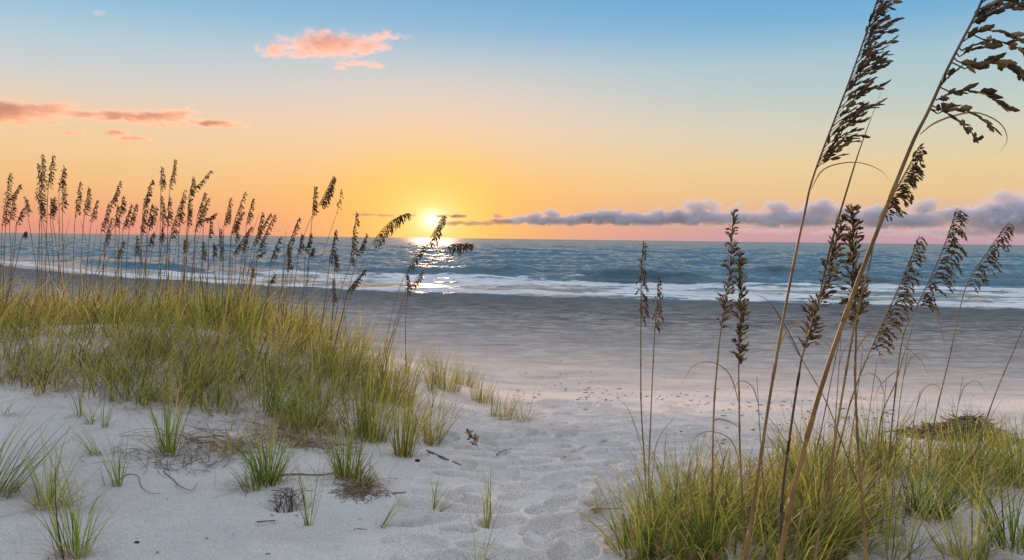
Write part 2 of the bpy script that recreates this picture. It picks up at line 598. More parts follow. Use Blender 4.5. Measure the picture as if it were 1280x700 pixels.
# ------------------------------------------------------------------ sea
def build_sea():
    rr = np.concatenate([np.geomspace(30, 300, 980, endpoint=False), np.geomspace(300, 1500, 240, endpoint=False), np.geomspace(1500, 12000, 70)])
    aa = np.concatenate([np.linspace(-85, -40, 90, endpoint=False), np.linspace(-40, 40, 900, endpoint=False), np.linspace(40, 85, 90)])
    th = np.radians(aa)
    X = rr[:, None] * np.sin(th)[None, :]
    Y = rr[:, None] * np.cos(th)[None, :]
    ys = Y - shore(X)                        # distance measured from the curved shoreline
    dr = np.gradient(rr)[:, None]
    Z = np.zeros_like(X)
    deep = sstep(ys, 41, 75)
    r = np.random.default_rng(5)
    for i in range(46):
        L = 0.7 * (22 / 0.7) ** (i / 45.0)
        a = r.normal(0, 0.9 if L < 6 else 0.5)
        kx, ky = math.sin(a) * 2 * math.pi / L, math.cos(a) * 2 * math.pi / L
        amp = 0.0105 * L ** 0.62
        vis = np.clip((L / (3.0 * dr)) - 1, 0, 1)
        if not vis.any():
            continue
        gate = 0.5 + 1.3 * np.clip(vnoise(X / (L * 3.2) + i * 3.7, Y / (L * 2.6), 80 + i) + 0.35, 0, 1)
        ph = kx * X + ky * ys + r.uniform(0, 6.28)
        s = np.sin(ph)
        Z += amp * vis * gate * (0.25 + 0.75 * deep) * (s + 0.28 * np.cos(2 * ph))
    # swell ridges with a steep face to the shore
    foam = np.zeros_like(X)

    def ridge(y0, h, w, x0, x1, seed, tilt=0.0):
        yy = y0 + tilt * X + 1.6 * fbm(X * 0.05, X * 0 + seed, seed, 3)
        d = ys - yy
        a = sstep(X, x0 - 4, x0 + 6) * sstep(-X, -x1 - 4, -x1 + 6) * (0.75 + 0.6 * fbm(X * 0.13, X * 0 + 3, seed + 3, 3))
        prof = np.where(d < 0, np.exp(-(d / (w * 0.42)) ** 2), np.exp(-(d / (w * 1.5)) ** 2))
        return h * a * prof, a * np.exp(-((d + w * 0.9) / (w * 0.55)) ** 2)
    for (y0, h, w, x0, x1, seed, crest) in ((56.5, 0.95, 1.7, 3, 19, 101, .22), (61, 0.72, 1.5, -11, 3, 102, .25), (49.5, 0.62, 1.4, -42, -23, 104, .25), (60, 0.5, 1.4, 19, 50, 107, .2),
                                            (69, 0.36, 1.6, -6, 12, 103, 0), (66, 0.4, 1.5, -30, -14, 111, .1), (74, 0.38, 1.6, 14, 60, 105, 0), (90, 0.34, 2.0, -70, 20, 106, 0), (110, 0.36, 2.2, -10, 80, 108, 0), (140, 0.4, 2.5, -90, 30, 109, 0), (180, 0.42, 3, -40, 120, 110, 0)):
        a, b = ridge(y0, h, w, x0, x1, seed)
        Z += a
        foam = np.maximum(foam, b * crest)
    # broken water between the last wave and the sand
    lim = np.interp(X, [-60, -42, -24, -12, 1, 6, 20, 45], [48, 47, 48.5, 58.5, 58.5, 55, 55.5, 57.5]) + 1.2 * fbm(X * 0.07, X * 0, 125, 3)
    band = sstep(ys, lim + 1.2, lim - 1.2) * sstep(ys, 38.0, 39.2)
    streak = fbm(X * 0.10, ys * 0.42, 120, 5)
    fo = band * (0.58 + 1.15 * streak)
    mid = np.exp(-((ys - 46.5) / 1.6) ** 2) * 0.14 * (0.6 + fbm(X * 0.08, ys * 0.2, 130, 3))
    fo = fo - mid
    fo = np.maximum(fo, np.exp(-((ys - 40.6 - 0.9 * fbm(X * 0.09, X * 0, 140, 3)) / 1.3) ** 2) * 0.85)
    foam = np.maximum(foam, fo)
    foam = np.maximum(foam, 0.30 * sstep(ys, 110, 64) * np.clip(fbm(X * 0.06, ys * 0.25, 150, 4) + 0.1, 0, 1) * 1.6)
    Z += 0.05 * band * fbm(X * 0.5, ys * 0.9, 160, 4) + np.clip(foam, 0, 1) * (0.07 * fbm(X * 1.1, ys * 1.6, 170, 3) + 0.05 * vnoise(X * 3.1, ys * 3.3, 175))
    Z += np.interp(ys, [36, 37.5, 39.0, 41, 45, 60], [-0.1, -0.06, 0.025, 0.05, 0.06, 0.0])
    far = np.broadcast_to(sstep(rr, 90, 420)[:, None], X.shape)
    n, c = X.shape
    idx = np.arange(n * c).reshape(n, c)
    q = np.stack([idx[:-1, :-1], idx[1:, :-1], idx[1:, 1:], idx[:-1, 1:]], -1).reshape(-1, 4)[:, ::-1]
    keep = (ys > 36.6).ravel()[q].all(1)
    q = q[keep]
    return mesh_obj('sea', np.stack([X, Y, Z], -1).reshape(-1, 3), q, M_WATER, attrs={'foam': foam, 'far': far})


tag(build_sea(), kind='structure')


# ------------------------------------------------------------------ clouds: lobed volumes far out over the sea
def cloud(label, lobes, D, thick=0.8, sig=1.0, col=(1, 1, 1), aniso=0.15, nsc=1.0, stretch=1.0, amt=1.3, group=None, grow=1.0, sharp=0.42):
    """lobes: (px, py, half width px, half height px) turned into ellipsoids at distance D"""
    lobes = [(a, b, c * grow, d * grow) for a, b, c, d in lobes]
    C0 = at(lobes[0][0], lobes[0][1], D)
    cs, ss = [], []
    for (px, py, hw, hh) in lobes:
        cs.append(at(px, py, D) - C0)
        ss.append(np.array([hw, min(hw, 3.2 * hh) * thick, hh]) * D / FPX)
    m, k = material('cloud')
    tc = k.n('ShaderNodeTexCoord')
    P = tc.outputs['Object']
    hm0 = float(np.mean([q_[2] for q_ in ss]))
    wn = k.n('ShaderNodeTexNoise')
    k.put(wn.inputs['Vector'], P)
    wn.inputs['Scale'].default_value = 0.42 / hm0
    wn.inputs['Detail'].default_value = 3
    wv = k.v('MULTIPLY', k.v('SUBTRACT', wn.outputs['Color'], (0.5, 0.5, 0.5)), (3.2 * hm0, 3.2 * hm0, 1.7 * hm0))
    P0, P = P, k.v('ADD', P, wv)
    best = None
    for c, s in zip(cs, ss):
        q = k.v('LENGTH', k.v('DIVIDE', k.v('SUBTRACT', P, c), s))
        q = k.m('SUBTRACT', 1.0, q)
        best = q if best is None else k.m('SMOOTH_MAX', best, q, 0.15)
    hmean = float(np.mean([s[2] for s in ss]))
    mp = k.n('ShaderNodeMapping')
    k.put(mp.inputs[0], P0)
    mp.inputs['Scale'].default_value = (1 / stretch, 1 / stretch, 1)
    nz = k.noise(mp.outputs[0], nsc / (hmean * 1.25), 6, 0.62, 0.3)
    v = k.m('ADD', best, k.m('MULTIPLY', k.m('SUBTRACT', nz, 0.52), amt))
    dens = k.m('MULTIPLY', k.rng(v, 0.02, sharp), sig / (hmean * 2.2))
    pv = k.n('ShaderNodeVolumePrincipled')
    pv.inputs['Color'].default_value = tuple(col) + (1,)
    pv.inputs['Anisotropy'].default_value = aniso
    k.put(pv.inputs['Density'], dens)
    k.put(k.n('ShaderNodeOutputMaterial').inputs['Volume'], pv.outputs[0])
    b = Bag()
    nu, nv = 14, 9
    for c, s in zip(cs, ss):
        s = s * 1.6
        vs = [[0, 0, s[2]]]
        for i in range(1, nv):
            for j in range(nu):
                a, p = 2 * math.pi * j / nu, math.pi * i / nv
                vs.append([s[0] * math.sin(p) * math.cos(a), s[1] * math.sin(p) * math.sin(a), s[2] * math.cos(p)])
        vs.append([0, 0, -s[2]])
        qd = [[1 + i * nu + j, 1 + (i + 1) * nu + j, 1 + (i + 1) * nu + (j + 1) % nu, 1 + i * nu + (j + 1) % nu] for i in range(nv - 2) for j in range(nu)]
        tr = [[0, 1 + j, 1 + (j + 1) % nu] for j in range(nu)] + [[len(vs) - 1, 1 + (nv - 2) * nu + (j + 1) % nu, 1 + (nv - 2) * nu + j] for j in range(nu)]
        b.add(np.array(vs) + c, qd, tr)
    o = b.build('cloud', m)
    if len(lobes) > 1:
        md = o.modifiers.new('join', 'REMESH')
        md.mode = 'VOXEL'
        md.voxel_size = max(min(s[2] for s in ss) / 2.2, max(s[0] for s in ss) / 60)
        bpy.context.view_layer.update()
        me = bpy.data.meshes.new_from_object(o.evaluated_get(bpy.context.evaluated_depsgraph_get()))
        o.modifiers.clear()
        o.data = me
        if not me.materials:
            me.materials.append(m)
    o.location = tuple(C0)
    ext = max(s[2] for s in ss)
    m.cycles.volume_step_rate = 0.25
    tag(o, label, 'cloud', group)
    return o


BANK = 'cumulus bank low over the horizon'
PUR, PNK = (0.89, 0.87, 0.94), (0.97, 0.63, 0.46)  # PNK carries the sunset glow in the cloud colour itself
cloud('thin dark orange cloud streak just right of the sun', [(595, 279, 48, 3.2), (568, 279, 22, 3.0), (625, 276, 22, 3.5), (622, 270, 9, 4)], 14000, sig=1.2, col=PNK, stretch=2.5, group=BANK)
cloud('long flat mauve cloud with two small bumps above the mid horizon', [(690, 276, 68, 5), (690, 268, 13, 6), (668, 270, 10, 4), (735, 271, 24, 5)], 14000, sig=2.5, col=PUR, stretch=1.4, group=BANK, grow=1.25, amt=1.6)
cloud('low grey mauve cloud bar behind the first upright right hand sea oats', [(795, 274, 66, 7), (824, 267, 12, 6), (762, 268, 15, 6), (846, 268, 14, 6)], 14000, sig=2.5, col=PUR, group=BANK, grow=1.2, amt=1.9, sharp=0.26, nsc=2.0)
cloud('mauve cloud with a broad double puff left of the tall dark spike', [(885, 273, 52, 8), (868, 261, 16, 10), (889, 259, 14, 8), (921, 262, 10, 9)], 14000, sig=2.5, col=PUR, group=BANK, grow=1.2, amt=1.9, sharp=0.26, nsc=2.0)
cloud('mauve cloud with two rounded towers between the two tallest stalks', [(985, 274, 68, 9), (970, 262, 17, 10), (1027, 261, 24, 11), (1003, 267, 20, 7), (1050, 267, 20, 7)], 14000, sig=2.5, col=PUR, group=BANK, grow=1.2, amt=1.9, sharp=0.26, nsc=2.0)
cloud('blue mauve cloud with a small pink topped puff right of the thick stalk', [(1120, 275, 72, 9), (1092, 267, 22, 8), (1155, 260, 17, 10), (1190, 268, 24, 8)], 14000, sig=2.5, col=PUR, group=BANK, grow=1.2, amt=1.9, sharp=0.26, nsc=2.0)
cloud('tallest blue grey cumulus of the bank, at its right hand end', [(1262, 270, 58, 17), (1256, 252, 22, 12), (1292, 258, 34, 15), (1222, 274, 30, 9)], 14000, sig=2.5, col=PUR, group=BANK, grow=1.2, amt=1.9, sharp=0.26, nsc=2.0)
cloud('long low mauve haze bar lying on the horizon at far right', [(1200, 291, 90, 7), (1080, 290, 80, 5), (1290, 288, 60, 9), (960, 289, 60, 3.5)], 14400, sig=0.9, col=PUR, amt=1.0, stretch=3, group=BANK)
cloud('small ragged orange cloud fringe across the sun disc', [(572, 270, 15, 2.6), (552, 270, 9, 2.0)], 14000, sig=1.6, col=PNK, stretch=2, group=BANK)
cloud('faint orange cloud wisp left of the sun', [(508, 269, 15, 2.2), (480, 269, 20, 2.0), (455, 268, 22, 2.4)], 14000, sig=0.9, col=PNK, stretch=2.5, group=BANK)
cloud('ragged pink cloud with glowing orange underside, high above the sun', [(412, 55, 52, 13), (375, 66, 28, 6), (458, 57, 30, 8), (482, 46, 24, 6), (345, 62, 22, 9)], 6000, sig=1.1, col=PNK, stretch=1.8, amt=2.5, nsc=1.9, aniso=0.5, grow=1.2, sharp=0.7)
cloud('thin peach cloud shred under the high pink cloud', [(445, 79, 26, 3.2), (470, 82, 14, 2.6), (425, 84, 10, 3)], 6000, sig=0.5, col=PNK, stretch=2, amt=1.7, aniso=0.5, grow=1.2, sharp=0.7)
cloud('broad pink and grey cloud cut by the left edge of the photo', [(8, 138, 52, 14), (62, 137, 42, 9), (108, 143, 34, 6), (40, 153, 50, 3)], 6500, sig=1.2, col=PNK, stretch=2.4, amt=2.3, nsc=1.8, aniso=0.5, grow=1.2, sharp=0.7)
cloud('wing shaped orange pink cloud at upper left, widest in its row', [(190, 146, 52, 7), (222, 141, 24, 5.5), (150, 145, 34, 7), (212, 156, 26, 3)], 6500, sig=1.4, col=PNK, stretch=2.2, amt=2.2, nsc=1.7, aniso=0.5, grow=1.2, sharp=0.7)
cloud('thin orange cloud sliver right of the wing shaped cloud', [(266, 154, 32, 4.5), (290, 157, 26, 2.2)], 6500, sig=1.4, col=PNK, stretch=2.2, amt=1.2, aniso=0.5, grow=1.2, sharp=0.7)
cloud('small slanting orange cloud below the wing shaped cloud', [(146, 166, 17, 4), (166, 173, 20, 4)], 6500, sig=1.3, col=PNK, stretch=2, amt=1.3, aniso=0.5, grow=1.2, sharp=0.7)
cloud('faint pink cloud thread above the left sea oats', [(90, 166, 26, 2.4)], 6500, sig=0.7, col=PNK, stretch=2, amt=1.2, aniso=0.5, grow=1.2, sharp=0.7)
cloud('tiny white cloud puff near the top left corner', [(124, 16, 9, 4)], 6000, sig=0.5, col=(1, 1, 1), amt=1.4)

# ------------------------------------------------------------------ grass blades
GREEN = np.array([[0.300, 0.290, 0.040], [0.150, 0.175, 0.026], [0.400, 0.340, 0.055], [0.065, 0.085, 0.015], [0.46, 0.36, 0.085], [0.20, 0.23, 0.03]])
LUSH = np.array([[0.230, 0.290, 0.042], [0.130, 0.195, 0.030], [0.33, 0.35, 0.060], [0.060, 0.095, 0.018]])
STRAW = np.array([[0.44, 0.31, 0.12], [0.33, 0.20, 0.08], [0.54, 0.40, 0.19], [0.22, 0.13, 0.06]])
GOLDGRASS = np.array([[0.40, 0.31, 0.055], [0.50, 0.37, 0.10], [0.26, 0.23, 0.035], [0.11, 0.10, 0.02], [0.54, 0.40, 0.15]])
GREEN, LUSH, GOLDGRASS = GREEN * (1.10, 1.20, 1.0), LUSH * (1.15, 1.15, 1.0), GOLDGRASS * (1.12, 1.12, 1.0)
BROWN = np.array([[0.20, 0.135, 0.08], [0.13, 0.085, 0.052], [0.28, 0.20, 0.125]])


def blades(bag, base, L, az, th0, curl, width, col, tipcol=None, seg=7, r=rng):
    """vectorised grass blades: arcs that leave the ground at th0 from vertical and bend over by curl"""
    n = len(base)
    if n == 0:
        return
    base = np.asarray(base, float)
    L, az, th0, curl, width = (np.broadcast_to(np.asarray(q, float), (n,)) for q in (L, az, th0, curl, width))
    t = np.linspace(0, 1, seg)
    th = th0[:, None] + curl[:, None] * t[None, :] ** 1.5
    ds = L[:, None] / (seg - 1)
    hx = np.concatenate([np.zeros((n, 1)), np.cumsum(np.sin((th[:, 1:] + th[:, :-1]) / 2) * ds, 1)], 1)
    hz = np.concatenate([np.zeros((n, 1)), np.cumsum(np.cos((th[:, 1:] + th[:, :-1]) / 2) * ds, 1)], 1)
    wob = r.normal(0, 0.03, (n, 1)) * L[:, None] * np.sin(t * math.pi * r.uniform(0.5, 1.5, (n, 1)))
    dx, dy = np.cos(az)[:, None], np.sin(az)[:, None]
    P = np.stack([base[:, 0:1] + dx * hx - dy * wob, base[:, 1:2] + dy * hx + dx * wob, base[:, 2:3] + hz], -1)
    w = width[:, None] * np.clip(1.0 - t[None, :] ** 2.0, 0.04, 1) / 2
    tw = r.uniform(-1.0, 1.0, n)
    sx = -np.sin(az + tw)
    sy = np.cos(az + tw)
    S = np.stack([sx, sy, r.normal(0, 0.15, n)], -1)[:, None, :] * w[..., None]
    V = np.stack([P - S, P + S], 2)                      # n, seg, 2, 3
    idx = np.arange(n * seg * 2).reshape(n, seg, 2)
    q = np.stack([idx[:, :-1, 0], idx[:, :-1, 1], idx[:, 1:, 1], idx[:, 1:, 0]], -1).reshape(-1, 4)
    C = np.repeat(np.asarray(col)[:, None, :], seg, 1)
    if tipcol is not None:
        f = (t ** 3)[None, :, None] * 0.8
        C = C * (1 - f) + np.asarray(tipcol)[:, None, :] * f
    C = np.repeat(C[:, :, None, :], 2, 2)
    bag.add(V.reshape(-1, 3), q, None, C.reshape(-1, 3))


def pick(pal, n, r=rng, jit=0.15):
    return pal[r.integers(0, len(pal), n)] * (1 + r.normal(0, jit, (n, 1))).clip(0.5, 1.6)


def tuft_blades(green, dry, c, n, L, rad, pal, spread=0.45, curl=0.7, width=0.006, lean=0.0, leandir=0.0, dryfrac=0.3, r=rng):
    """one tuft: n blades round ground point c into two bags"""
    a = r.uniform(0, 2 * math.pi, n)
    q = rad * np.sqrt(r.uniform(0, 1, n))
    bx, by = c[0] + q * np.cos(a), c[1] + q * np.sin(a)
    base = np.stack([bx, by, H0(bx, by) - 0.012], -1)
    LL = L * r.uniform(0.45, 1.15, n)
    th0 = np.abs(r.normal(0, spread * 0.55, n)) + 0.05
    az = a + r.normal(0, 0.5, n)
    vx = np.cos(az) * th0 + lean * math.cos(leandir)
    vy = np.sin(az) * th0 + lean * math.sin(leandir)
    az = np.arctan2(vy, vx)
    th0 = np.hypot(vx, vy)
    cu = np.abs(r.normal(curl, curl * 0.5, n))
    isd = r.uniform(0, 1, n) < dryfrac
    g = ~isd
    blades(green, base[g], LL[g], az[g], th0[g], cu[g], width * r.uniform(0.55, 1.35, g.sum()), pick(pal, g.sum(), r), pick(STRAW, g.sum(), r), r=r)
    blades(dry, base[isd], LL[isd] * 0.8, az[isd], th0[isd] + 0.3, cu[isd] * 2.1 + 0.2, width * r.uniform(0.5, 1.0, isd.sum()), pick(STRAW, isd.sum(), r), r=r)


def inside(px, py, poly):
    poly = np.asarray(poly, float)
    x1, y1 = poly[:, 0], poly[:, 1]
    x2, y2 = np.roll(x1, -1), np.roll(y1, -1)
    c = ((y1 > py) != (y2 > py)) & (px < (x2 - x1) * (py - y1) / (y2 - y1 + 1e-12) + x1)
    return c.sum() % 2 == 1


def scatter(poly, n, r):
    poly = np.asarray(poly, float)
    out = []
    while len(out) < n:
        px, py = r.uniform(poly[:, 0].min(), poly[:, 0].max()), r.uniform(poly[:, 1].min(), poly[:, 1].max())
        if inside(px, py, poly):
            g = ground(px, py)
            if g[1] < 14:
                out.append(g)
    return out


# the dense grass of the left dune: one uncountable mass, green and dry blades mixed
r = np.random.default_rng(21)
mass = Bag()
# crest and back of the dune: world-space scatter
for _ in range(760):
    X, Y = r.uniform(-8.8, -0.7), r.uniform(6.0, 9.9)
    if r.uniform() > sstep(-X, 1.5, 2.9) * 0.95 + 0.05 or r.uniform() > sstep(Y, 5.8, 7.2) or Y > 9.9 + (X + 1.0) * -0.1 or vnoise(X * 1.2, Y * 1.4, 300) + 0.16 * min(Y - 7.2, 0.6) < -0.25 or X > -1.25 - (8.2 - Y) * 0.25 + (Y - 8.2) * -0.5:
        continue
    tuft_blades(mass, mass, (X, Y), int(r.integers(16, 32)), r.uniform(0.42, 0.74) * (0.8 + 0.5 * (vnoise(X * 1.3, Y * 1.3, 310) + .5)), 0.16, GREEN if vnoise(X * 1.1, Y * 1.1, 320) < 0.20 else GOLDGRASS, 0.75, 1.2, 0.0088, 0.14, 0.0, 0.28, r)
# front slope, thinning out towards the open sand
for g in scatter([(0, 385), (120, 390), (300, 395), (380, 415), (400, 445), (350, 490), (310, 520), (220, 512), (130, 496), (0, 484)], 170, r):
    tuft_blades(mass, mass, g, int(r.integers(12, 36)), r.uniform(0.24, 0.52), 0.12, GREEN if r.uniform() < .6 else GOLDGRASS, 0.65, 1.05, 0.0072, 0.15, 0.0, 0.34, r)
# loose clumps running down to the right end of the dune
for g in scatter([(310, 470), (420, 440), (530, 460), (555, 520), (520, 552), (420, 548), (340, 540)], 46, r):
    tuft_blades(mass, mass, g, int(r.integers(14, 34)), r.uniform(0.24, 0.44), 0.11, GREEN if r.uniform() < .7 else LUSH, 0.6, 0.9, 0.0066, 0.1, 0.0, 0.36, r)
# low thatch of dead blades lying on the sand between the tufts
for g in scatter([(0, 410), (300, 430), (440, 450), (470, 500), (400, 560), (300, 560), (240, 520), (110, 500), (0, 490)], 230, r):
    n = 14
    q = r.normal(0, 0.14, (n, 2))
    bx, by = g[0] + q[:, 0], g[1] + q[:, 1]
    blades(mass, np.stack([bx, by, H0(bx, by) + 0.004], -1), r.uniform(0.1, 0.32, n), r.uniform(0, 6.28, n), r.uniform(1.1, 1.45, n), r.uniform(0.0, 0.25, n), 0.004, pick(np.concatenate([STRAW, BROWN]), n, r), r=r)
tag(mass.build('dune_grass', M_GRASS), 'dense yellow green grass covering the left dune crest', 'grass', kind='stuff')

# grass at the lower right
mass = Bag()
POLY_R = [(800, 700), (830, 640), (880, 610), (960, 600), (1010, 570), (1080, 560), (1150, 570), (1215, 560), (1290, 555), (1290, 640), (1240, 640), (1180, 625), (1120, 640), (1060, 690), (1020, 720), (900, 720)]
for g in scatter(POLY_R, 230, r):
    tuft_blades(mass, mass, g, int(r.integers(10, 26)), r.uniform(0.20, 0.42), 0.09, np.concatenate([GREEN, LUSH, GOLDGRASS]), 0.65, 1.25, 0.0060, 0.12, 0.3, 0.28, r)
tag(mass.build('beach_grass', M_GRASS), 'low green grass growing among the right hand sea oats', 'grass', kind='stuff')


def tuft(label, px, py, n, L, rad=0.05, pal=LUSH, spread=0.5, curl=0.7, width=0.006, lean=0.0, leandir=0.0, dryfrac=0.25, group=None, thatch=0):
    g = ground(px, py)
    n, L, width = int(n * (2.0 if n > 20 else 1.5)), L * 1.12, width * 0.92
    t = thing('grass_tuft', label, 'grass tuft', g, group)
    gb, db = Bag(), Bag()
    tuft_blades(gb, db, g, n, L, rad, pal, spread, curl, width, lean, leandir, dryfrac, r)
    if thatch:
        q = r.normal(0, rad * 1.3, (thatch, 2))
        bx, by = g[0] + q[:, 0], g[1] + q[:, 1]
        blades(db, np.stack([bx, by, H0(bx, by) + 0.003], -1), r.uniform(0.06, 0.26, thatch), r.uniform(0, 6.28, thatch), r.uniform(0.9, 1.45, thatch), r.uniform(0.1, 0.6, thatch), 0.0035, pick(np.concatenate([STRAW, BROWN]), thatch, r), r=r)
    if gb.n:
        gb.build('green_blades', M_GRASS, t)
    if db.n:
        db.build('dry_blades', M_DRY, t)
    return t


LG, RG, SG = 'grass tufts on the left dune slope', 'grass tufts at the lower right', 'sprouts in the open sand'
# left slope, from the photo
tuft('thin green tuft fanning out alone on the smooth left sand', 147, 607, 14, 0.30, 0.02, LUSH, 0.55, 0.35, 0.005, 0.05, 2.5, 0.12, LG, 10)
tuft('straw based tuft leaning left above the lone fan of blades', 120, 570, 16, 0.32, 0.03, GREEN, 0.3, 0.4, 0.005, 0.55, 2.9, 0.35, LG, 12)
tuft('upright tuft below the dune grass with scour sand beside it', 211, 568, 30, 0.46, 0.05, GREEN, 0.35, 0.5, 0.006, 0.05, 2.0, 0.25, LG, 20)
tuft('stubby straw tuft, first of three short ones under the dune grass', 100, 521, 9, 0.24, 0.02, GREEN, 0.25, 0.4, 0.005, 0.15, 2.6, 0.5, LG, 6)
tuft('stubby straw tuft, second of three short ones under the dune grass', 113, 530, 9, 0.22, 0.02, GREEN, 0.25, 0.4, 0.005, 0.1, 2.6, 0.5, LG, 6)
tuft('stubby straw tuft, third of three short ones under the dune grass', 131, 534, 10, 0.26, 0.02, GREEN, 0.25, 0.4, 0.005, 0.1, 0.5, 0.5, LG, 6)
tuft('big loose tuft at the left edge with long blades leaning right', -6, 618, 44, 0.46, 0.07, LUSH, 0.5, 0.6, 0.0055, 0.42, 0.5, 0.4, LG, 40)
tuft('spreading tuft of green and dead blades at lower left', 66, 634, 34, 0.36, 0.06, GREEN, 0.6, 0.7, 0.005, 0.1, 1.5, 0.45, LG, 50)
tuft('tall vivid green tuft at the bottom left corner', 93, 694, 30, 0.40, 0.045, LUSH, 0.4, 0.4, 0.006, 0.0, 0.0, 0.25, LG, 30)
tuft('few bent straw blades at the far left above the big loose tuft', 2, 520, 10, 0.24, 0.03, GREEN, 0.5, 1.2, 0.005, 0.4, 0.0, 0.5, LG, 8)
tuft('withered straw clump on a mat of dead roots', 284, 566, 34, 0.26, 0.07, GREEN, 0.6, 0.8, 0.005, 0.1, 2.0, 0.65, LG, 70)
tuft('bright green bushy tuft beside the root filled pit', 335, 603, 70, 0.36, 0.07, LUSH, 0.45, 0.55, 0.0055, 0.0, 0.0, 0.2, LG, 40)
tuft('small low tuft left of the bright green bushy tuft', 312, 612, 22, 0.20, 0.05, LUSH, 0.6, 0.8, 0.005, 0.2, 3.0, 0.35, LG, 25)
tuft('bright green tuft on a hanging ball of brown roots', 434, 598, 62, 0.36, 0.06, LUSH, 0.45, 0.6, 0.0055, 0.0, 0.0, 0.2, LG, 40)
tuft('brown rooted shaggy tuft right of the hanging root ball', 452, 604, 40, 0.26, 0.05, GREEN, 0.5, 1.1, 0.005, 0.3, -1.0, 0.55, LG, 70)
tuft('dark tangled tuft with brown dead base in the middle of the dune slope', 385, 538, 150, 0.46, 0.18, GREEN, 0.6, 0.9, 0.0055, 0.05, 0.0, 0.5, LG, 90)
tuft('wide blades tuft arching right from the tangled dead clump', 350, 518, 70, 0.46, 0.12, LUSH, 0.6, 0.9, 0.007, 0.25, 0.2, 0.2, LG, 20)
tuft('upright olive tuft hanging on the dune edge above the small stick', 505, 570, 60, 0.46, 0.06, GREEN, 0.25, 0.35, 0.005, 0.05, 0.5, 0.3, LG, 30)
tuft('short brown based tuft right of the upright olive tuft', 542, 555, 44, 0.34, 0.06, GREEN, 0.35, 0.4, 0.005, 0.05, 0.5, 0.35, LG, 30)
tuft('narrow tuft between the hanging root ball and the upright olive tuft', 466, 550, 80, 0.50, 0.10, GREEN, 0.3, 0.4, 0.0055, 0.05, 0.5, 0.25, LG, 25)
tuft('tall dense tuft under the paired bending sea oats', 487, 500, 190, 0.54, 0.20, GREEN, 0.35, 0.4, 0.0055, 0.05, 0.5, 0.22, LG, 40)
tuft('golden green tuft left of the tall dense tuft', 425, 475, 190, 0.52, 0.24, GREEN, 0.4, 0.5, 0.0055, 0.08, 0.0, 0.3, LG, 40)
tuft('rounded tuft at the tip of the dune, right of the tall dense tuft', 553, 484, 120, 0.44, 0.18, GREEN, 0.35, 0.4, 0.005, 0.05, 0.5, 0.3, LG, 30)
tuft('short tuft behind the end of the grassy dune', 582, 482, 60, 0.32, 0.14, GREEN, 0.35, 0.4, 0.005, 0.1, 0.5, 0.35, LG, 30)
tuft('first of the small outlying tufts on the pale dune toe', 604, 504, 60, 0.28, 0.12, GREEN, 0.35, 0.4, 0.005, 0.05, 0.5, 0.3, SG, 30)
tuft('second of the small outlying tufts on the pale dune toe', 628, 523, 50, 0.26, 0.10, GREEN, 0.5, 0.5, 0.005, 0.15, 0.5, 0.3, SG, 30)
tuft('outermost small tuft with stiff brown stems on the dune toe', 654, 527, 26, 0.30, 0.07, GREEN, 0.3, 0.3, 0.0045, 0.05, 0.5, 0.55, SG, 25)
tuft('slender lone sprout right of the root filled pit', 387, 657, 9, 0.32, 0.012, LUSH, 0.25, 0.3, 0.005, 0.05, 2.6, 0.2, SG, 3)
tuft('sprout leaning right on the lower middle sand', 478, 657, 9, 0.22, 0.02, LUSH, 0.25, 0.4, 0.0045, 0.5, 0.5, 0.3, SG, 4)
tuft('forked sprout with two leaning fans of blades', 545, 641, 12, 0.22, 0.02, LUSH, 0.6, 0.3, 0.0045, 0.3, 0.3, 0.2, SG, 6)
tuft('single upright sprout on the footprinted path', 608, 657, 12, 0.25, 0.015, LUSH, 0.25, 0.3, 0.0045, 0.05, 2.0, 0.3, SG, 6)
tuft('sprout cut by the bottom edge with one long arching blade', 598, 702, 9, 0.26, 0.02, LUSH, 0.8, 0.5, 0.0045, 0.1, 2.5, 0.2, SG, 3)
tuft('straw coloured tuft alone on the path beside the right grass', 746, 638, 16, 0.20, 0.02, GREEN, 0.5, 0.5, 0.004, 0.1, 1.5, 0.6, SG, 16)
# lower right
for (lab, px, py, n, L, ln) in (
        ('low tuft at the left end of the right hand grass', 796, 694, 60, 0.36, 2.8),
        ('tuft round the foot of the two slim sea oats', 820, 664, 60, 0.36, 2.6),
        ('upright tuft behind the slim sea oats in the right grass', 852, 640, 70, 0.40, 1.6),
        ('drooping tuft at the bottom below the dark spike sea oats', 878, 692, 80, 0.38, 2.4),
        ('green tuft between the two dark spike stalks', 912, 652, 60, 0.34, 0.6),
        ('dense tuft at the base of the thick golden stalk', 1034, 682, 110, 0.44, 0.2),
        ('tall green tuft behind the black stalk', 1012, 622, 90, 0.44, 1.5),
        ('tall thin bladed tuft under the shaggy sea oats', 1098, 590, 100, 0.44, 1.0),
        ('arching tuft below the right hand shaggy sea oat', 1160, 646, 80, 0.42, 0.4),
        ('sparse long bladed tuft at the bottom right of the pale patch', 1122, 694, 22, 0.40, 0.8),
        ('yellow green tuft in front of the seaweed pile', 1205, 592, 90, 0.40, 1.4),
        ('leaning tuft cut by the bottom edge near the right corner', 1205, 698, 40, 0.36, 2.0),
        ('broad leaved tuft in the bottom right corner', 1264, 684, 60, 0.40, 2.2),
        ('tall tuft against the right edge of the photo', 1272, 606, 90, 0.42, 1.2)):
    tuft(lab, px, py, n, L, 0.08, LUSH if n > 50 else GREEN, 0.6, 0.8, 0.0058, 0.1, ln, 0.22, RG, 30)


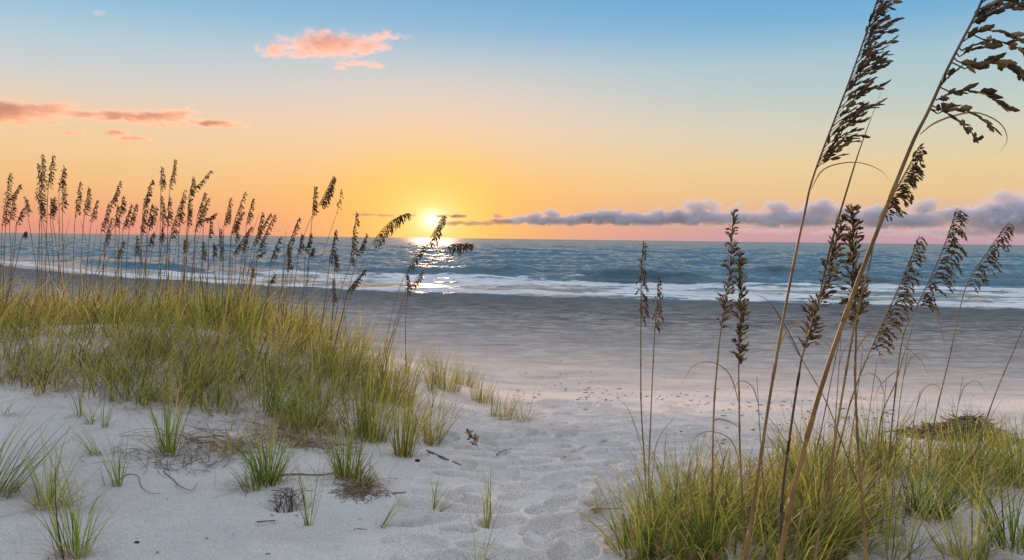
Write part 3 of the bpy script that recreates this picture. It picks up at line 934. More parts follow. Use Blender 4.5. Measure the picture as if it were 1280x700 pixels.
# ------------------------------------------------------------------ sea oats
def spikelet_shape(near):
    us = (0, .12, .3, .5, .7, .86, 1.0) if near else (0, .25, .6, 1.0)
    ws = (0.08, .62, 1.0, .95, .8, .5, 0.03) if near else (0.1, .95, .85, 0.03)
    v, q = [], []
    for u, w in zip(us, ws):
        v += [[u, -w / 2, 0], [u, 0, 0.18 * w], [u, w / 2, 0], [u, 0, -0.18 * w]]
    for i in range(len(us) - 1):
        for j in range(4):
            q.append([4 * i + j, 4 * i + (j + 1) % 4, 4 * (i + 1) + (j + 1) % 4, 4 * (i + 1) + j])
    v = np.array(v, float)
    if near:                                             # toothed edge of overlapping scales
        k_ = len(us)
        for i in range(2, k_ - 1):
            s = 1.16 if i % 2 else 0.86
            v[4 * i, 1] *= s
            v[4 * i + 2, 1] *= 2 - s
    return v, np.array(q)


SP_NEAR, SP_FAR = spikelet_shape(True), spikelet_shape(False)
HEADCOL = np.array([[0.110, 0.064, 0.025], [0.072, 0.045, 0.020], [0.160, 0.092, 0.032], [0.215, 0.125, 0.040]])
GOLDCOL = np.array([[0.32, 0.185, 0.055], [0.23, 0.13, 0.042], [0.40, 0.25, 0.085], [0.14, 0.08, 0.03]])


def put_spikelets(bag, pos, dirs, nrm, ln, wd, cols, near):
    sv, sq = SP_NEAR if near else SP_FAR
    n = len(pos)
    T = unit(dirs)
    S = unit(np.cross(T, nrm))
    N = np.cross(S, T)
    loc = sv[None] * np.stack([ln, wd, wd], -1)[:, None, :]
    V = pos[:, None, :] + T[:, None, :] * loc[..., 0:1] + S[:, None, :] * loc[..., 1:2] + N[:, None, :] * loc[..., 2:3]
    k_ = len(sv)
    q = (sq[None] + (np.arange(n) * k_)[:, None, None]).reshape(-1, 4)
    bag.add(V.reshape(-1, 3), q, None, np.repeat(cols, k_, 0))


def branch_spikes(bag, path, ln, wd, pal, near, r, gap=0.36):
    """spikelets alternate along a branch path; a fine stalk carries them"""
    seglen = np.linalg.norm(np.diff(path, axis=0), axis=1)
    cum = np.concatenate([[0], np.cumsum(seglen)])
    tot = cum[-1]
    n = max(1, int(tot / (ln * gap)))
    s = np.linspace(min(0.25 * ln, tot * 0.3), tot, n) if n > 1 else np.array([tot * 0.6])
    pos = np.stack([np.interp(s, cum, path[:, i]) for i in range(3)], -1)
    T = unit(np.stack([np.interp(s, (cum[1:] + cum[:-1]) / 2, np.diff(path[:, i]) / np.maximum(seglen, 1e-9)) for i in range(3)], -1))
    rv = unit(r.normal(0, 1, (n, 3)))
    S = unit(np.cross(T, rv))
    sgn = np.where(np.arange(n) % 2, 1, -1)[:, None]
    d = unit(T + S * sgn * r.uniform(0.2, 0.55, (n, 1)))
    nr = unit(np.cross(d, S) + r.normal(0, 0.35, (n, 3)))
    c = pick(pal, n, r, 0.25)
    put_spikelets(bag, pos, d, nr, ln * r.uniform(0.75, 1.15, n), wd * r.uniform(0.75, 1.15, n), c, near)


def seed_head(bag, rach, r, nb, Lb, ln, wd, pal, near=False, side=(1, 0, 0), bias=0.6, droop=0.5, open_=0.5):
    """panicle along the rachis points: branches leave upward, arch to the wind side and droop"""
    side = np.asarray(side, float)
    n = len(rach)
    T = unit(np.gradient(rach, axis=0))
    for i in range(nb):
        t = (i + r.uniform(0, 0.9)) / nb
        j = t * (n - 1)
        a = min(int(j), n - 2)
        p = rach[a] + (rach[a + 1] - rach[a]) * (j - a)
        tn = T[a]
        o = unit(np.cross(tn, r.normal(0, 1, 3)))
        o = unit(o * (1 - bias) + side * bias + np.array([0, r.normal(0, 0.5), 0]))
        L = Lb * (1.0 - 0.68 * t ** 1.4) * r.uniform(0.6, 1.15) * (0.65 + 0.35 * min(1, t * 6))
        pth = [p]
        d0 = unit(tn + o * open_)
        d1 = unit(o * 0.9 + np.array([0, 0, -1]) * droop * 2 + tn * (0.5 - droop))
        m_ = 6
        for s in range(1, m_ + 1):
            f = s / m_
            pth.append(pth[-1] + unit(d0 * (1 - f) + d1 * f) * L / m_)
        pth = np.array(pth)
        tube(bag, pth, np.linspace(0.0011, 0.0005, len(pth)) * (1 if near else 1.4), 3, pal[1])
        branch_spikes(bag, pth[1:] if L > ln else pth, ln, wd, pal, near, r)
    # spikes along the tip itself
    branch_spikes(bag, rach[int(n * 0.7):], ln * 0.9, wd * 0.9, pal, near, r, 0.5)


def sea_oat(label, group, pix, tip_i, D, head=None, rad=0.0026, leaves=(), cols=((0.20, 0.13, 0.05), (0.36, 0.24, 0.085)), near=False, seed=0, curveY=0.0, mat=None):
    """pix: photo pixels from the tip down to the lowest traced point; tip_i: index where the seed head ends"""
    r = np.random.default_rng(1000 + seed)
    pts = [at(px, py, D + curveY * i) for i, (px, py) in enumerate(pix)]
    a, b = pts[-2], pts[-1]
    d = unit(b - a)
    d = unit(d + np.array([0, 0, -0.35])) if abs(d[2]) < 0.9 else d
    run = b + d * np.linspace(0, 3.0, 301)[:, None]
    deep = run[:, 2] < H0(run[:, 0], run[:, 1]) - 0.03
    if not deep[0] and deep.any():
        pts.append(run[int(np.argmax(deep))])
    pts = np.array(pts)[::-1]                            # ground to tip
    n_head = tip_i
    body = spline(pts, 12 * (len(pts) - 1) + 1)
    jh = len(body) - 1 - 12 * n_head
    root = thing('sea_oat', label, 'sea oat', pts[0], group)
    L = len(body)
    tt = np.linspace(0, 1, L)
    bag = Bag()
    c = np.array(cols[1])[None] * (1 - tt[:, None]) + np.array(cols[0])[None] * tt[:, None]
    c = c * (1 + 0.25 * np.sin(tt * 40 + seed))[:, None]
    rd = rad * (1.15 - 0.75 * tt)
    tube(bag, body, rd, 7 if near else 5, c)
    # nodes and clasping sheaths low on the stem
    for f in (0.12, 0.24, 0.38, 0.52):
        i = int(f * L)
        if i + 4 < L:
            tube(bag, body[i:i + 4], np.array([1.0, 1.16, 1.10, 1.0]) * rd[i] * 1.05, 6, np.array(cols[1]) * 0.8)
    bag.build('stem', M_STEM, root)
    if head:
        hb = Bag()
        head = dict(head, nb=int(head['nb'] * (1.9 if near else 2.3)), ln=head['ln'] * (0.88 if near else 0.95), wd=head['wd'] * (0.82 if near else 1.0))
        seed_head(hb, body[jh:], r, near=near, **head)
        hb.build('seed_head', M_HEAD, root)
    for lf in leaves:
        w, pp, lc = lf
        lp = np.array([at(x, y, D + dy) for x, y, dy in pp])
        lb = Bag()
        ribbon(lb, spline(lp, 24), w, lc)
        lb.build('leaf', M_DRY, root)
    return root, body


ORD = 'first second third fourth fifth sixth seventh eighth ninth tenth eleventh twelfth thirteenth fourteenth fifteenth sixteenth seventeenth eighteenth nineteenth twentieth'.split()
TENS = {20: 'twenty', 30: 'thirty', 40: 'forty', 50: 'fifty', 60: 'sixty', 70: 'seventy', 80: 'eighty'}
TENTH = {20: 'twentieth', 30: 'thirtieth', 40: 'fortieth', 50: 'fiftieth', 60: 'sixtieth', 70: 'seventieth', 80: 'eightieth'}


def ordinal(n):
    if n <= 20:
        return ORD[n - 1]
    return TENTH[n] if n % 10 == 0 else TENS[n // 10 * 10] + ' ' + ORD[n % 10 - 1]


# far dune oats: (tip, head base, foot) in photo pixels
DUNE = [
    ((12.5, 217), (3, 283), (1, 350)), ((25.5, 231), (9, 257), (4, 350)), ((17, 249), (12, 279), (14, 350)), ((28.5, 262), (21, 281), (13, 348)), ((31, 247), (35, 270), (48, 350)), ((31, 290), (27, 298), (16, 345)),
    ((53, 194), (52, 238), (46, 350)), ((47, 206), (52, 265), (52, 350)), ((66, 195), (60, 238), (57, 350)), ((45, 241), (54, 277), (64, 350)), ((64, 249), (63, 274), (67, 350)), ((68, 247), (65, 270), (77, 350)),
    ((80, 209), (74, 240), (73, 350)), ((78.5, 226), (78, 266), (80, 350)), ((100, 228), (94, 271), (91, 350)), ((110.5, 236), (105, 271), (100, 352)), ((121, 251), (114, 278), (108, 352)),
    ((150, 228), (138, 260), (126, 358)), ((136, 256), (126.5, 291), (123, 358)), ((139.5, 274), (130.5, 307), (128, 356)), ((154, 246), (150, 270), (148, 354)), ((147, 258), (144, 286), (144, 353)), ((164, 257), (154, 287), (152, 354)), ((170, 256), (162, 283), (157, 354)), ((154, 303), (147, 324), (144, 356)),
    ((190, 226), (179, 259), (174, 353)), ((183, 249), (176, 293), (176, 353)), ((190, 256), (184, 284), (181, 354)), ((195, 259), (186, 289), (183, 354)), ((171.5, 296), (169, 320), (170, 353)), ((191.5, 291), (185, 309), (179, 354)),
    ((202, 210), (201, 239), (198, 354)), ((218.5, 200), (212, 238), (208, 354)), ((201.5, 246), (203, 284), (201, 354)), ((211.5, 247), (209.5, 284), (211, 354)), ((203, 284), (200, 304), (200, 356)),
    ((231, 238), (213, 300), (209, 356)), ((263.5, 214), (239, 245), (230, 358)), ((241.5, 222), (236, 252), (228.5, 358)), ((236.5, 251), (234, 284), (234, 360)), ((228, 250), (224, 284), (222, 358)),
    ((256, 241), (246, 275), (239, 360)), ((260, 249), (244, 290), (243, 360)), ((270, 267), (255, 278), (250, 360)), ((263, 277), (261, 300), (258, 360)), ((230, 301), (229.5, 317), (229, 358)), ((254, 303), (253, 326), (253, 361)), ((267, 304), (266.5, 324), (270, 362)),
    ((288, 249), (280, 284), (278, 364)), ((306, 241), (291, 286), (284, 364)), ((303.5, 266), (288.5, 294), (286, 364)), ((316, 249), (308, 281), (303, 366)), ((275, 287), (275, 327), (274, 362)), ((314, 284), (291.5, 320), (288, 364)), ((296, 281), (295, 304), (293, 364)), ((308.5, 291), (303, 318), (298, 366)),
    ((328, 267), (321, 296), (311, 368)), ((338, 268), (316, 308), (306, 370)), ((343.5, 269), (322, 316), (318, 374)), ((332, 314), (319, 323), (314, 372)), ((350, 297), (338.5, 327), (331, 384)), ((316, 336), (314, 350), (311, 372)), ((343, 344), (336, 357), (333, 386)),
    ((374, 273), (357, 320), (347, 393)), ((361, 309), (359, 341), (357, 393)), ((393.5, 234), (390, 274), (383, 393)), ((377, 294), (373, 318), (364, 393)), ((388.5, 293), (381.5, 318), (376, 395)), ((391.5, 311), (386, 324), (380, 396)),
    ((419.5, 288.5), (411.5, 331), (402, 404)), ((419, 318), (418, 340), (415, 404)), ((416, 350), (416, 383), (415, 407)), ((446, 267), (437, 331), (420, 393)), ((458, 294), (447, 320), (424, 407)), ((455.7, 338.6), (434, 366), (425, 407)), ((509, 344), (509, 370), (507, 433)),
]
order = sorted(range(len(DUNE)), key=lambda i: DUNE[i][0][0])
rank = {i: n + 1 for n, i in enumerate(order)}
DG = 'sea oats on the left dune'
r = np.random.default_rng(99)
for i, (tp, hb, ft) in enumerate(DUNE):
    D = r.uniform(7.7, 9.0) if ft[0] < 330 else r.uniform(7.0, 8.0)
    m1 = ((tp[0] * 0.55 + hb[0] * 0.45) - 0.12 * (tp[0] - hb[0]), tp[1] * 0.5 + hb[1] * 0.5)
    m2 = (hb[0] * 0.5 + ft[0] * 0.5 + r.normal(0, 0.7), hb[1] * 0.5 + ft[1] * 0.5)
    hl = math.hypot(tp[0] - hb[0], tp[1] - hb[1])
    lean = tp[0] - ft[0]
    look = ('tall ' if tp[1] < 232 else 'short ' if tp[1] > 285 else 'middling ') + ('bent ' if lean > 26 else 'left leaning ' if lean < -6 else 'upright ' if lean < 9 else 'right leaning ')
    col = 'against sky' if tp[1] < 262 else 'against sea'
    lb = f'{look}dune sea oat {col}, {ordinal(rank[i])} seed head from the left'
    leaves = []
    if r.uniform() < 0.55:
        x0, y0 = hb[0] * 0.35 + ft[0] * 0.65, hb[1] * 0.35 + ft[1] * 0.65
        s = 1 if r.uniform() < 0.75 else -1
        ll = r.uniform(10, 24)
        leaves.append((0.005, [(x0, y0, 0), (x0 + s * ll * .3, y0 - ll * .9, .02), (x0 + s * ll * .8, y0 - ll * 1.0, .05), (x0 + s * ll * 1.2, y0 - ll * .6, .07)], (0.24, 0.17, 0.07)))
    sea_oat(lb, DG, [tp, m1, hb, m2, ft], 2, D,
            dict(nb=int(10 + hl * 0.30), Lb=0.034 + 0.0006 * hl, ln=0.026, wd=0.0115, pal=HEADCOL, bias=0.5, droop=0.40, open_=0.32), 0.0038, leaves, ((0.085, 0.06, 0.035), (0.22, 0.15, 0.07)), False, i)

bare = sorted(float(q) for q in np.concatenate([r.uniform(0, 345, 30), r.uniform(345, 440, 8)]))
for i, fx in enumerate(bare):
    fy = 352 + max(0, fx - 200) * 0.10 + max(0, fx - 330) * 0.25
    h, ln_ = r.uniform(35, 95), r.normal(5, 9)
    pix = [(fx + ln_ * 1.6, fy - h), (fx + ln_ * 0.7, fy - h * 0.55), (fx, fy)]
    s_ = 1 if r.uniform() < 0.7 else -1
    sea_oat(f'thin headless dune stalk, {ordinal(i + 1)} bare stem from the left', 'headless stalks on the left dune', pix, 1, r.uniform(7.3, 8.8), None, 0.0032,
            [(0.006, [(fx + ln_ * .5, fy - h * .4, 0), (fx + ln_ * .6 + s_ * 5, fy - h * .4 - 14, .02), (fx + ln_ * .6 + s_ * 14, fy - h * .4 - 17, .04), (fx + ln_ * .6 + s_ * 22, fy - h * .4 - 9, .06)], (0.22, 0.15, 0.06))] if r.uniform() < .5 else (),
            ((0.10, 0.07, 0.035), (0.24, 0.16, 0.07)), False, 400 + i)

# the ones that stand out at the right-hand end of the dune
sea_oat('tall sea oat nodding right at the top, highest of the dune end group', DG, [(416, 222), (408, 238), (398, 257), (386, 279), (367, 333), (359, 381)], 2, 7.8,
        dict(nb=26, Lb=0.11, ln=0.026, wd=0.011, pal=HEADCOL, bias=0.75, droop=0.9, open_=0.6), 0.003, (), ((0.10, 0.07, 0.035), (0.24, 0.16, 0.07)), False, 201)
sea_oat('nearly bare sea oat stem with only a few seeds left at its tip', DG, [(426.5, 238), (424, 252), (421, 266), (401.5, 324), (387, 370), (377, 407)], 2, 7.6,
        dict(nb=5, Lb=0.05, ln=0.024, wd=0.011, pal=HEADCOL, bias=0.4, droop=0.6, open_=0.4), 0.003, (), ((0.10, 0.07, 0.035), (0.24, 0.16, 0.07)), False, 202)
sea_oat('sea oat arching right with combed plume just left of the sun', DG, [(510, 266.5), (488, 277), (464, 306), (443, 356), (434, 384), (428, 407)], 2, 7.2,
        dict(nb=26, Lb=0.13, ln=0.025, wd=0.010, pal=HEADCOL, bias=0.75, droop=1.0, open_=0.5), 0.003, (), ((0.12, 0.08, 0.035), (0.28, 0.19, 0.08)), False, 203)
sea_oat('sea oat whose feathery head crosses the sun', DG, [(554, 270), (543, 288), (533, 306), (520, 318.6), (501, 356), (488.6, 398), (482, 433)], 2, 7.2,
        dict(nb=20, Lb=0.11, ln=0.025, wd=0.010, pal=GOLDCOL, bias=0.75, droop=0.9, open_=0.55), 0.0031, (), ((0.14, 0.09, 0.035), (0.30, 0.20, 0.08)), False, 204)
sea_oat('slim sea oat head just below the sun over the breaking wave', DG, [(530, 310), (519, 323), (508.6, 341), (506, 366), (489, 433)], 2, 7.15,
        dict(nb=15, Lb=0.06, ln=0.024, wd=0.010, pal=HEADCOL, bias=0.55, droop=0.5, open_=0.4), 0.003, (), ((0.14, 0.09, 0.035), (0.30, 0.20, 0.08)), False, 205)
sea_oat('sea oat bowed furthest right, its head hanging over the waves', DG, [(590, 305), (575, 305), (556, 310), (537, 328.6), (511, 361.4), (497, 393), (486, 433)], 2, 7.1,
        dict(nb=18, Lb=0.12, ln=0.026, wd=0.011, pal=HEADCOL, bias=0.3, droop=1.3, open_=0.3), 0.0031, (), ((0.14, 0.09, 0.035), (0.30, 0.20, 0.08)), False, 206)
sea_oat('short sea oat head tucked against the bowed stem', DG, [(528, 340), (521, 350), (513, 362), (500, 398), (484, 433)], 2, 7.2,
        dict(nb=14, Lb=0.06, ln=0.024, wd=0.010, pal=GOLDCOL, bias=0.6, droop=0.7, open_=0.4), 0.003, (), ((0.14, 0.09, 0.035), (0.30, 0.20, 0.08)), False, 207)

# right-hand oats
RO = 'sea oats on the right'
DRYLEAF, DARKLEAF = (0.26, 0.18, 0.08), (0.09, 0.06, 0.035)
GOLDSTEM = ((0.075, 0.048, 0.025), (0.27, 0.150, 0.042))
MIDSTEM = ((0.11, 0.07, 0.033), (0.26, 0.155, 0.052))
sea_oat('slim sea oat with drooping tan lower seeds, left of the pair by the path', RO, [(803.7, 305), (801.5, 350), (801, 404), (801, 463), (802, 520), (810, 644)], 2, 3.65,
        dict(nb=26, Lb=0.055, ln=0.020, wd=0.0085, pal=np.concatenate([HEADCOL, GOLDCOL]), bias=0.35, droop=0.75, open_=0.2), 0.0035,
        [(0.004, [(802, 560, 0), (793, 530, .02), (783, 508, .05), (770, 498, .08)], DRYLEAF)], MIDSTEM, True, 301)
sea_oat('shorter slim sea oat, right of the pair by the path', RO, [(823.4, 348.6), (821, 380), (818.6, 415), (816, 463), (811, 588), (812, 636)], 2, 3.6,
        dict(nb=16, Lb=0.055, ln=0.020, wd=0.0085, pal=np.concatenate([HEADCOL, GOLDCOL]), bias=0.4, droop=0.9, open_=0.35), 0.0032,
        [(0.004, [(813, 580, 0), (825, 545, .02), (838, 528, .05), (846, 520, .06)], DRYLEAF)], MIDSTEM, True, 302)
sea_oat('upright sea oat with long dark spike reaching the cloud bank', RO, [(917, 265), (912, 335), (901, 413), (896, 463), (892, 524), (889, 684)], 2, 3.0,
        dict(nb=52, Lb=0.034, ln=0.022, wd=0.0105, pal=np.concatenate([HEADCOL, GOLDCOL[:2]]), bias=0.25, droop=0.05, open_=0.2), 0.0038,
        [(0.006, [(892, 526, 0), (900, 524, .0), (918, 530, .03), (930, 540, .05)], DRYLEAF)], MIDSTEM, True, 303)
sea_oat('upright sea oat with plump brown spike below the surf line', RO, [(925, 318), (926, 390), (923.5, 458), (924, 500), (925, 560), (930, 676)], 2, 2.9,
        dict(nb=56, Lb=0.042, ln=0.022, wd=0.011, pal=np.concatenate([HEADCOL, GOLDCOL]), bias=0.25, droop=0.0, open_=0.22), 0.0038,
        [(0.005, [(924, 505, 0), (912, 468, .02), (890, 453, .04), (866, 458, .06), (852, 482, .07)], DRYLEAF), (0.005, [(926, 585, 0), (915, 552, .02), (893, 540, .04), (870, 546, .06), (856, 582, .08)], DRYLEAF)], MIDSTEM, True, 304)
sea_oat('tall sea oat with dense dark plume reaching the top of the photo', RO, [(1101, -12), (1064, 95), (1019, 214), (1006, 265), (987, 357), (966, 474), (952, 564), (933, 690)], 2, 2.0,
        dict(nb=30, Lb=0.125, ln=0.028, wd=0.0105, pal=HEADCOL, bias=0.8, droop=0.06, open_=0.5), 0.0042,
        [(0.0035, [(1014, 236, 0), (1028, 213, .02), (1052, 204, .04), (1078, 204, .06), (1102, 214, .08), (1113, 228, .1)], DRYLEAF), (0.0045, [(969, 450, 0), (980, 420, .02), (995, 404, .03), (1012, 395, .05)], DRYLEAF)], GOLDSTEM, True, 305)
sea_oat('sea oat with blackened lower stem and long spike under a whip thin leaf', RO, [(1053, 274), (1032, 350), (1005, 438), (1000, 460), (988, 540), (978, 620), (975, 692)], 2, 2.15,
        dict(nb=56, Lb=0.036, ln=0.023, wd=0.011, pal=np.concatenate([HEADCOL, GOLDCOL]), bias=0.25, droop=0.05, open_=0.45), 0.0042,
        [(0.006, [(1024, 372, 0), (1040, 302, .0), (1058, 240, .01), (1077, 180, .02), (1105, 105, .03)], DARKLEAF), (0.0035, [(1003, 450, 0), (984, 412, .04), (962, 378, .08), (940, 366, .1)], DARKLEAF)], ((0.16, 0.10, 0.045), (0.045, 0.034, 0.028)), True, 306)
_, oat7 = sea_oat('thickest golden stalk, tallest of all, its drooping plume leaving the top right corner', RO, [(1238, -32), (1223, 11), (1186, 83), (1160, 140), (1140, 180), (1104, 270), (1063, 377), (1028, 480), (996, 596), (976, 690)], 1, 1.38,
                  None, 0.0044, [(0.0035, [(1150, 168, 0), (1168, 154, .01), (1195, 144, .02), (1222, 141, .03), (1250, 154, .05), (1259, 175, .06), (1247, 193, .07)], DRYLEAF)], GOLDSTEM, True, 307)
hb = Bag()
rb = np.random.default_rng(5)
for j, pp in enumerate((
        [(1226, 4), (1240, -4), (1262, -10)], [(1223, 12), (1236, 6), (1256, -2), (1276, -4)], [(1213, 31), (1232, 18), (1255, 11), (1284, 8), (1310, 14)],
        [(1218, 22), (1240, 12), (1270, 0), (1300, 0)], [(1205, 51), (1220, 41), (1238, 38), (1262, 43), (1292, 56)],
        [(1202, 63), (1215, 57), (1234, 53)], [(1199, 71), (1213, 63), (1230, 58)], [(1230, 50), (1252, 52), (1276, 62), (1296, 78)], [(1196, 76), (1220, 84), (1244, 76), (1270, 84), (1290, 100)], [(1206, 86), (1228, 78), (1256, 82), (1280, 96)],
        [(1176, 107), (1184, 98), (1192, 91)], [(1171, 125), (1186, 117), (1202, 114)], [(1190, 116), (1206, 113), (1230, 117), (1256, 134)], [(1169, 138), (1180, 134), (1192, 133)], [(1172, 142), (1188, 136), (1212, 140), (1241, 158)], [(1178, 138), (1196, 150), (1210, 162), (1222, 173)])):
    ph = spline(np.array([at(x, y, 1.38 + 0.03 * q * (1 if j % 2 else -0.6)) for q, (x, y) in enumerate(pp)]), 14)
    s0 = oat7[np.argmin(np.linalg.norm(oat7 - ph[0], axis=1))]
    tube(hb, np.concatenate([[s0], ph]), np.linspace(0.0012, 0.0005, 15), 4, HEADCOL[1])
    branch_spikes(hb, ph, 0.026, 0.0112, HEADCOL, True, rb, 0.34)
hb.build('seed_head', M_HEAD, _)
sea_oat('small sea oat head hugging the thick golden stalk', RO, [(1149, 184), (1126, 226), (1100, 272), (1086, 335), (1076, 372), (1062, 440), (1042, 560)], 2, 2.1,
        dict(nb=24, Lb=0.055, ln=0.021, wd=0.0095, pal=HEADCOL, bias=0.75, droop=0.55, open_=0.55), 0.003, (), MIDSTEM, True, 308)
sea_oat('upright sea oat with broad forked brown spike, right of the blackened stem', RO, [(1066, 261), (1066, 330), (1070, 411), (1069, 476), (1074, 580), (1083, 690)], 2, 2.2,
        dict(nb=56, Lb=0.042, ln=0.024, wd=0.0115, pal=np.concatenate([HEADCOL, GOLDCOL]), bias=0.2, droop=0.02, open_=0.3), 0.0042,
        [(0.005, [(1069, 440, 0), (1085, 418, .02), (1105, 408, .05), (1124, 412, .07)], DRYLEAF)], GOLDSTEM, True, 309)
sea_oat('shaggy leaning sea oat, first of three shaggy ones at the right', RO, [(1148, 298), (1122, 362), (1087, 440), (1064, 500), (1046, 570)], 2, 3.1,
        dict(nb=32, Lb=0.105, ln=0.021, wd=0.009, pal=np.concatenate([HEADCOL, HEADCOL, GOLDCOL]), bias=0.65, droop=0.5, open_=0.4), 0.0035, (), MIDSTEM, True, 310)
sea_oat('tallest of the three shaggy sea oats, streaming right like a flag', RO, [(1195, 265), (1177, 315), (1145, 385), (1128, 424), (1116, 520), (1111, 570)], 2, 3.4,
        dict(nb=30, Lb=0.13, ln=0.021, wd=0.009, pal=HEADCOL, bias=0.75, droop=0.55, open_=0.5), 0.0036,
        [(0.007, [(1146, 385, 0), (1160, 382, .01), (1175, 405, .03), (1183, 446, .05)], DRYLEAF), (0.004, [(1128, 430, 0), (1140, 440, .02), (1153, 453, .04), (1162, 474, .05)], DRYLEAF)], MIDSTEM, True, 311)
sea_oat('smallest of the three shaggy sea oats, standing alone by the right edge', RO, [(1259, 281), (1234, 315), (1207, 360), (1187, 446), (1168, 528), (1159, 600)], 2, 4.1,
        dict(nb=21, Lb=0.13, ln=0.023, wd=0.0095, pal=HEADCOL, bias=0.75, droop=0.6, open_=0.5), 0.0036,
        [(0.004, [(1203, 380, 0), (1216, 371, .02), (1230, 373, .04), (1237, 386, .05)], DRYLEAF)], MIDSTEM, True, 312)
sea_oat('bare looking stem leaning out of the right edge of the photo', RO, [(1318, 300), (1303, 350), (1290, 382), (1277, 415), (1246, 488), (1228, 540)], 2, 4.4,
        dict(nb=20, Lb=0.12, ln=0.022, wd=0.010, pal=HEADCOL, bias=0.75, droop=0.6, open_=0.5), 0.0034, (), MIDSTEM, True, 313)
sea_oat('headless dry stem between the shaggy sea oats', RO, [(1142, 405), (1131, 440), (1120, 477), (1102, 520), (1096, 575)], 1, 3.4, None, 0.003, [(0.004, [(1125, 462, 0), (1112, 470, .02), (1098, 486, .04), (1090, 510, .05)], DRYLEAF)], MIDSTEM, True, 314)
sea_oat('thin headless dry stem bending over behind the golden stalk', RO, [(1062, 372), (1046, 440), (1030, 520), (1012, 600)], 1, 2.7, None, 0.0026, [(0.004, [(1046, 450, 0), (1034, 430, .02), (1020, 425, .04), (1008, 440, .05)], DRYLEAF)], MIDSTEM, True, 315)
sea_oat('broken dark reed slanting left to right across the right grass', RO, [(968, 384), (985, 420), (1010, 462), (1034, 505), (1058, 568)], 1, 3.2, None, 0.0022, (), ((0.07, 0.05, 0.035), (0.09, 0.065, 0.04)), True, 316)

for i, (tx, ty, mx, my, fx, fy, D, lf) in enumerate(((946, 470, 950, 540, 956, 640, 2.9, -1), (1052, 412, 1046, 500, 1040, 590, 3.0, 1), (1078, 440, 1070, 505, 1058, 590, 3.1, 1), (1096, 452, 1086, 520, 1078, 592, 3.2, 0),
                                                     (1108, 470, 1104, 520, 1100, 585, 3.5, -1), (1136, 430, 1124, 510, 1118, 585, 3.3, 1), (1150, 488, 1142, 530, 1136, 590, 3.6, 1), (1204, 470, 1192, 540, 1184, 600, 3.8, 1))):
    lv = [(0.0045, [((tx + mx) / 2, (ty + my) / 2, 0), ((tx + mx) / 2 + 8 * lf, (ty + my) / 2 - 22, .02), ((tx + mx) / 2 + 24 * lf, (ty + my) / 2 - 28, .05), ((tx + mx) / 2 + 38 * lf, (ty + my) / 2 - 8, .07)], DRYLEAF)] if lf else ()
    sea_oat(f'thin headless golden stalk, {ordinal(i + 1)} from the left among the bare right hand stems', 'headless stalks on the right', [(tx, ty), (mx, my), (fx, fy)], 1, D, None, 0.0024, lv, MIDSTEM, True, 500 + i)


# ------------------------------------------------------------------ things lying on the sand
def lying(name, label, cat, pix, rad, col, lift=0.004, mat=None, group=None, jag=0.3):
    rr_ = np.random.default_rng(int(pix[0][0] * 7 + pix[0][1]))
    P = np.array([ground(x, y) for x, y in pix])
    n = max(10, 8 * (len(P) - 1))
    p = spline(P, n)
    p[:, 2] = H0(p[:, 0], p[:, 1]) + lift + rad * 0.5
    p[:, :2] += rr_.normal(0, rad * jag, (n, 2))
    b = Bag()
    tube(b, p, rad * np.linspace(1.1, 0.55, n) * (1 + rr_.normal(0, 0.12, n)), 7, col)
    o = b.build(name, mat or M_WOOD)
    return tag(o, label, cat, group)


lying('stick', 'short grey brown stick slanting on the sand below the upright olive tuft', 'stick', [(534, 565), (550, 572), (562, 577), (576, 583)], 0.007, (0.13, 0.10, 0.08))
lying('dead_stem', 'straw coloured dead stem lying across the footprinted path', 'stem', [(656, 575), (680, 575), (702, 574), (714, 566), (732, 558)], 0.005, (0.38, 0.27, 0.15))
lying('twig', 'small forked dark twig beside the seed head on the sand', 'twig', [(620, 570), (630, 564), (640, 562)], 0.004, (0.12, 0.09, 0.07))
lying('root_runner', 'long bare root running between two green tufts', 'root', [(318, 597), (345, 596), (372, 594), (400, 595), (422, 592)], 0.005, (0.16, 0.11, 0.08))
lying('root_runner', 'curled thin root on the scoured sand at left', 'root', [(205, 590), (216, 600), (226, 610), (240, 614), (246, 606)], 0.003, (0.20, 0.15, 0.11))
lying('root_runner', 'fine looping root right of the lone fan of blades', 'root', [(150, 600), (160, 594), (172, 596), (176, 608), (186, 617), (200, 618)], 0.0025, (0.22, 0.16, 0.11))
lying('twig', 'thin dark twig on the smooth sand under the root filled pit', 'twig', [(321, 654), (332, 653), (345, 652)], 0.0035, (0.12, 0.09, 0.07))
lying('twig', 'pale thin twig between two sprouts in the lower middle', 'twig', [(490, 618), (508, 617), (524, 621)], 0.003, (0.2, 0.14, 0.1))
lying('twig', 'long low root at the edge of the right hand grass', 'twig', [(718, 640), (745, 638), (775, 637), (800, 634)], 0.004, (0.22, 0.15, 0.10))

# fallen seed head
g = ground(600, 563)
rt = thing('fallen_seed_head', 'golden brown seed head stuck slanting in the sand beside the path', 'seed head', g)
hb = Bag()
rach = spline(np.array([g + (0.0, 0, -0.01), at(593, 550, g[1]), at(586, 539, g[1])]), 12)
tube(hb, rach, 0.0016, 5, GOLDCOL[1])
hb.build('stem', M_STEM, rt)
hb = Bag()
seed_head(hb, rach[2:], np.random.default_rng(3), 22, 0.04, 0.026, 0.011, GOLDCOL, True, (-0.3, 0, 0.3), 0.3, 0.0, 0.35)
hb.build('seeds', M_HEAD, rt)


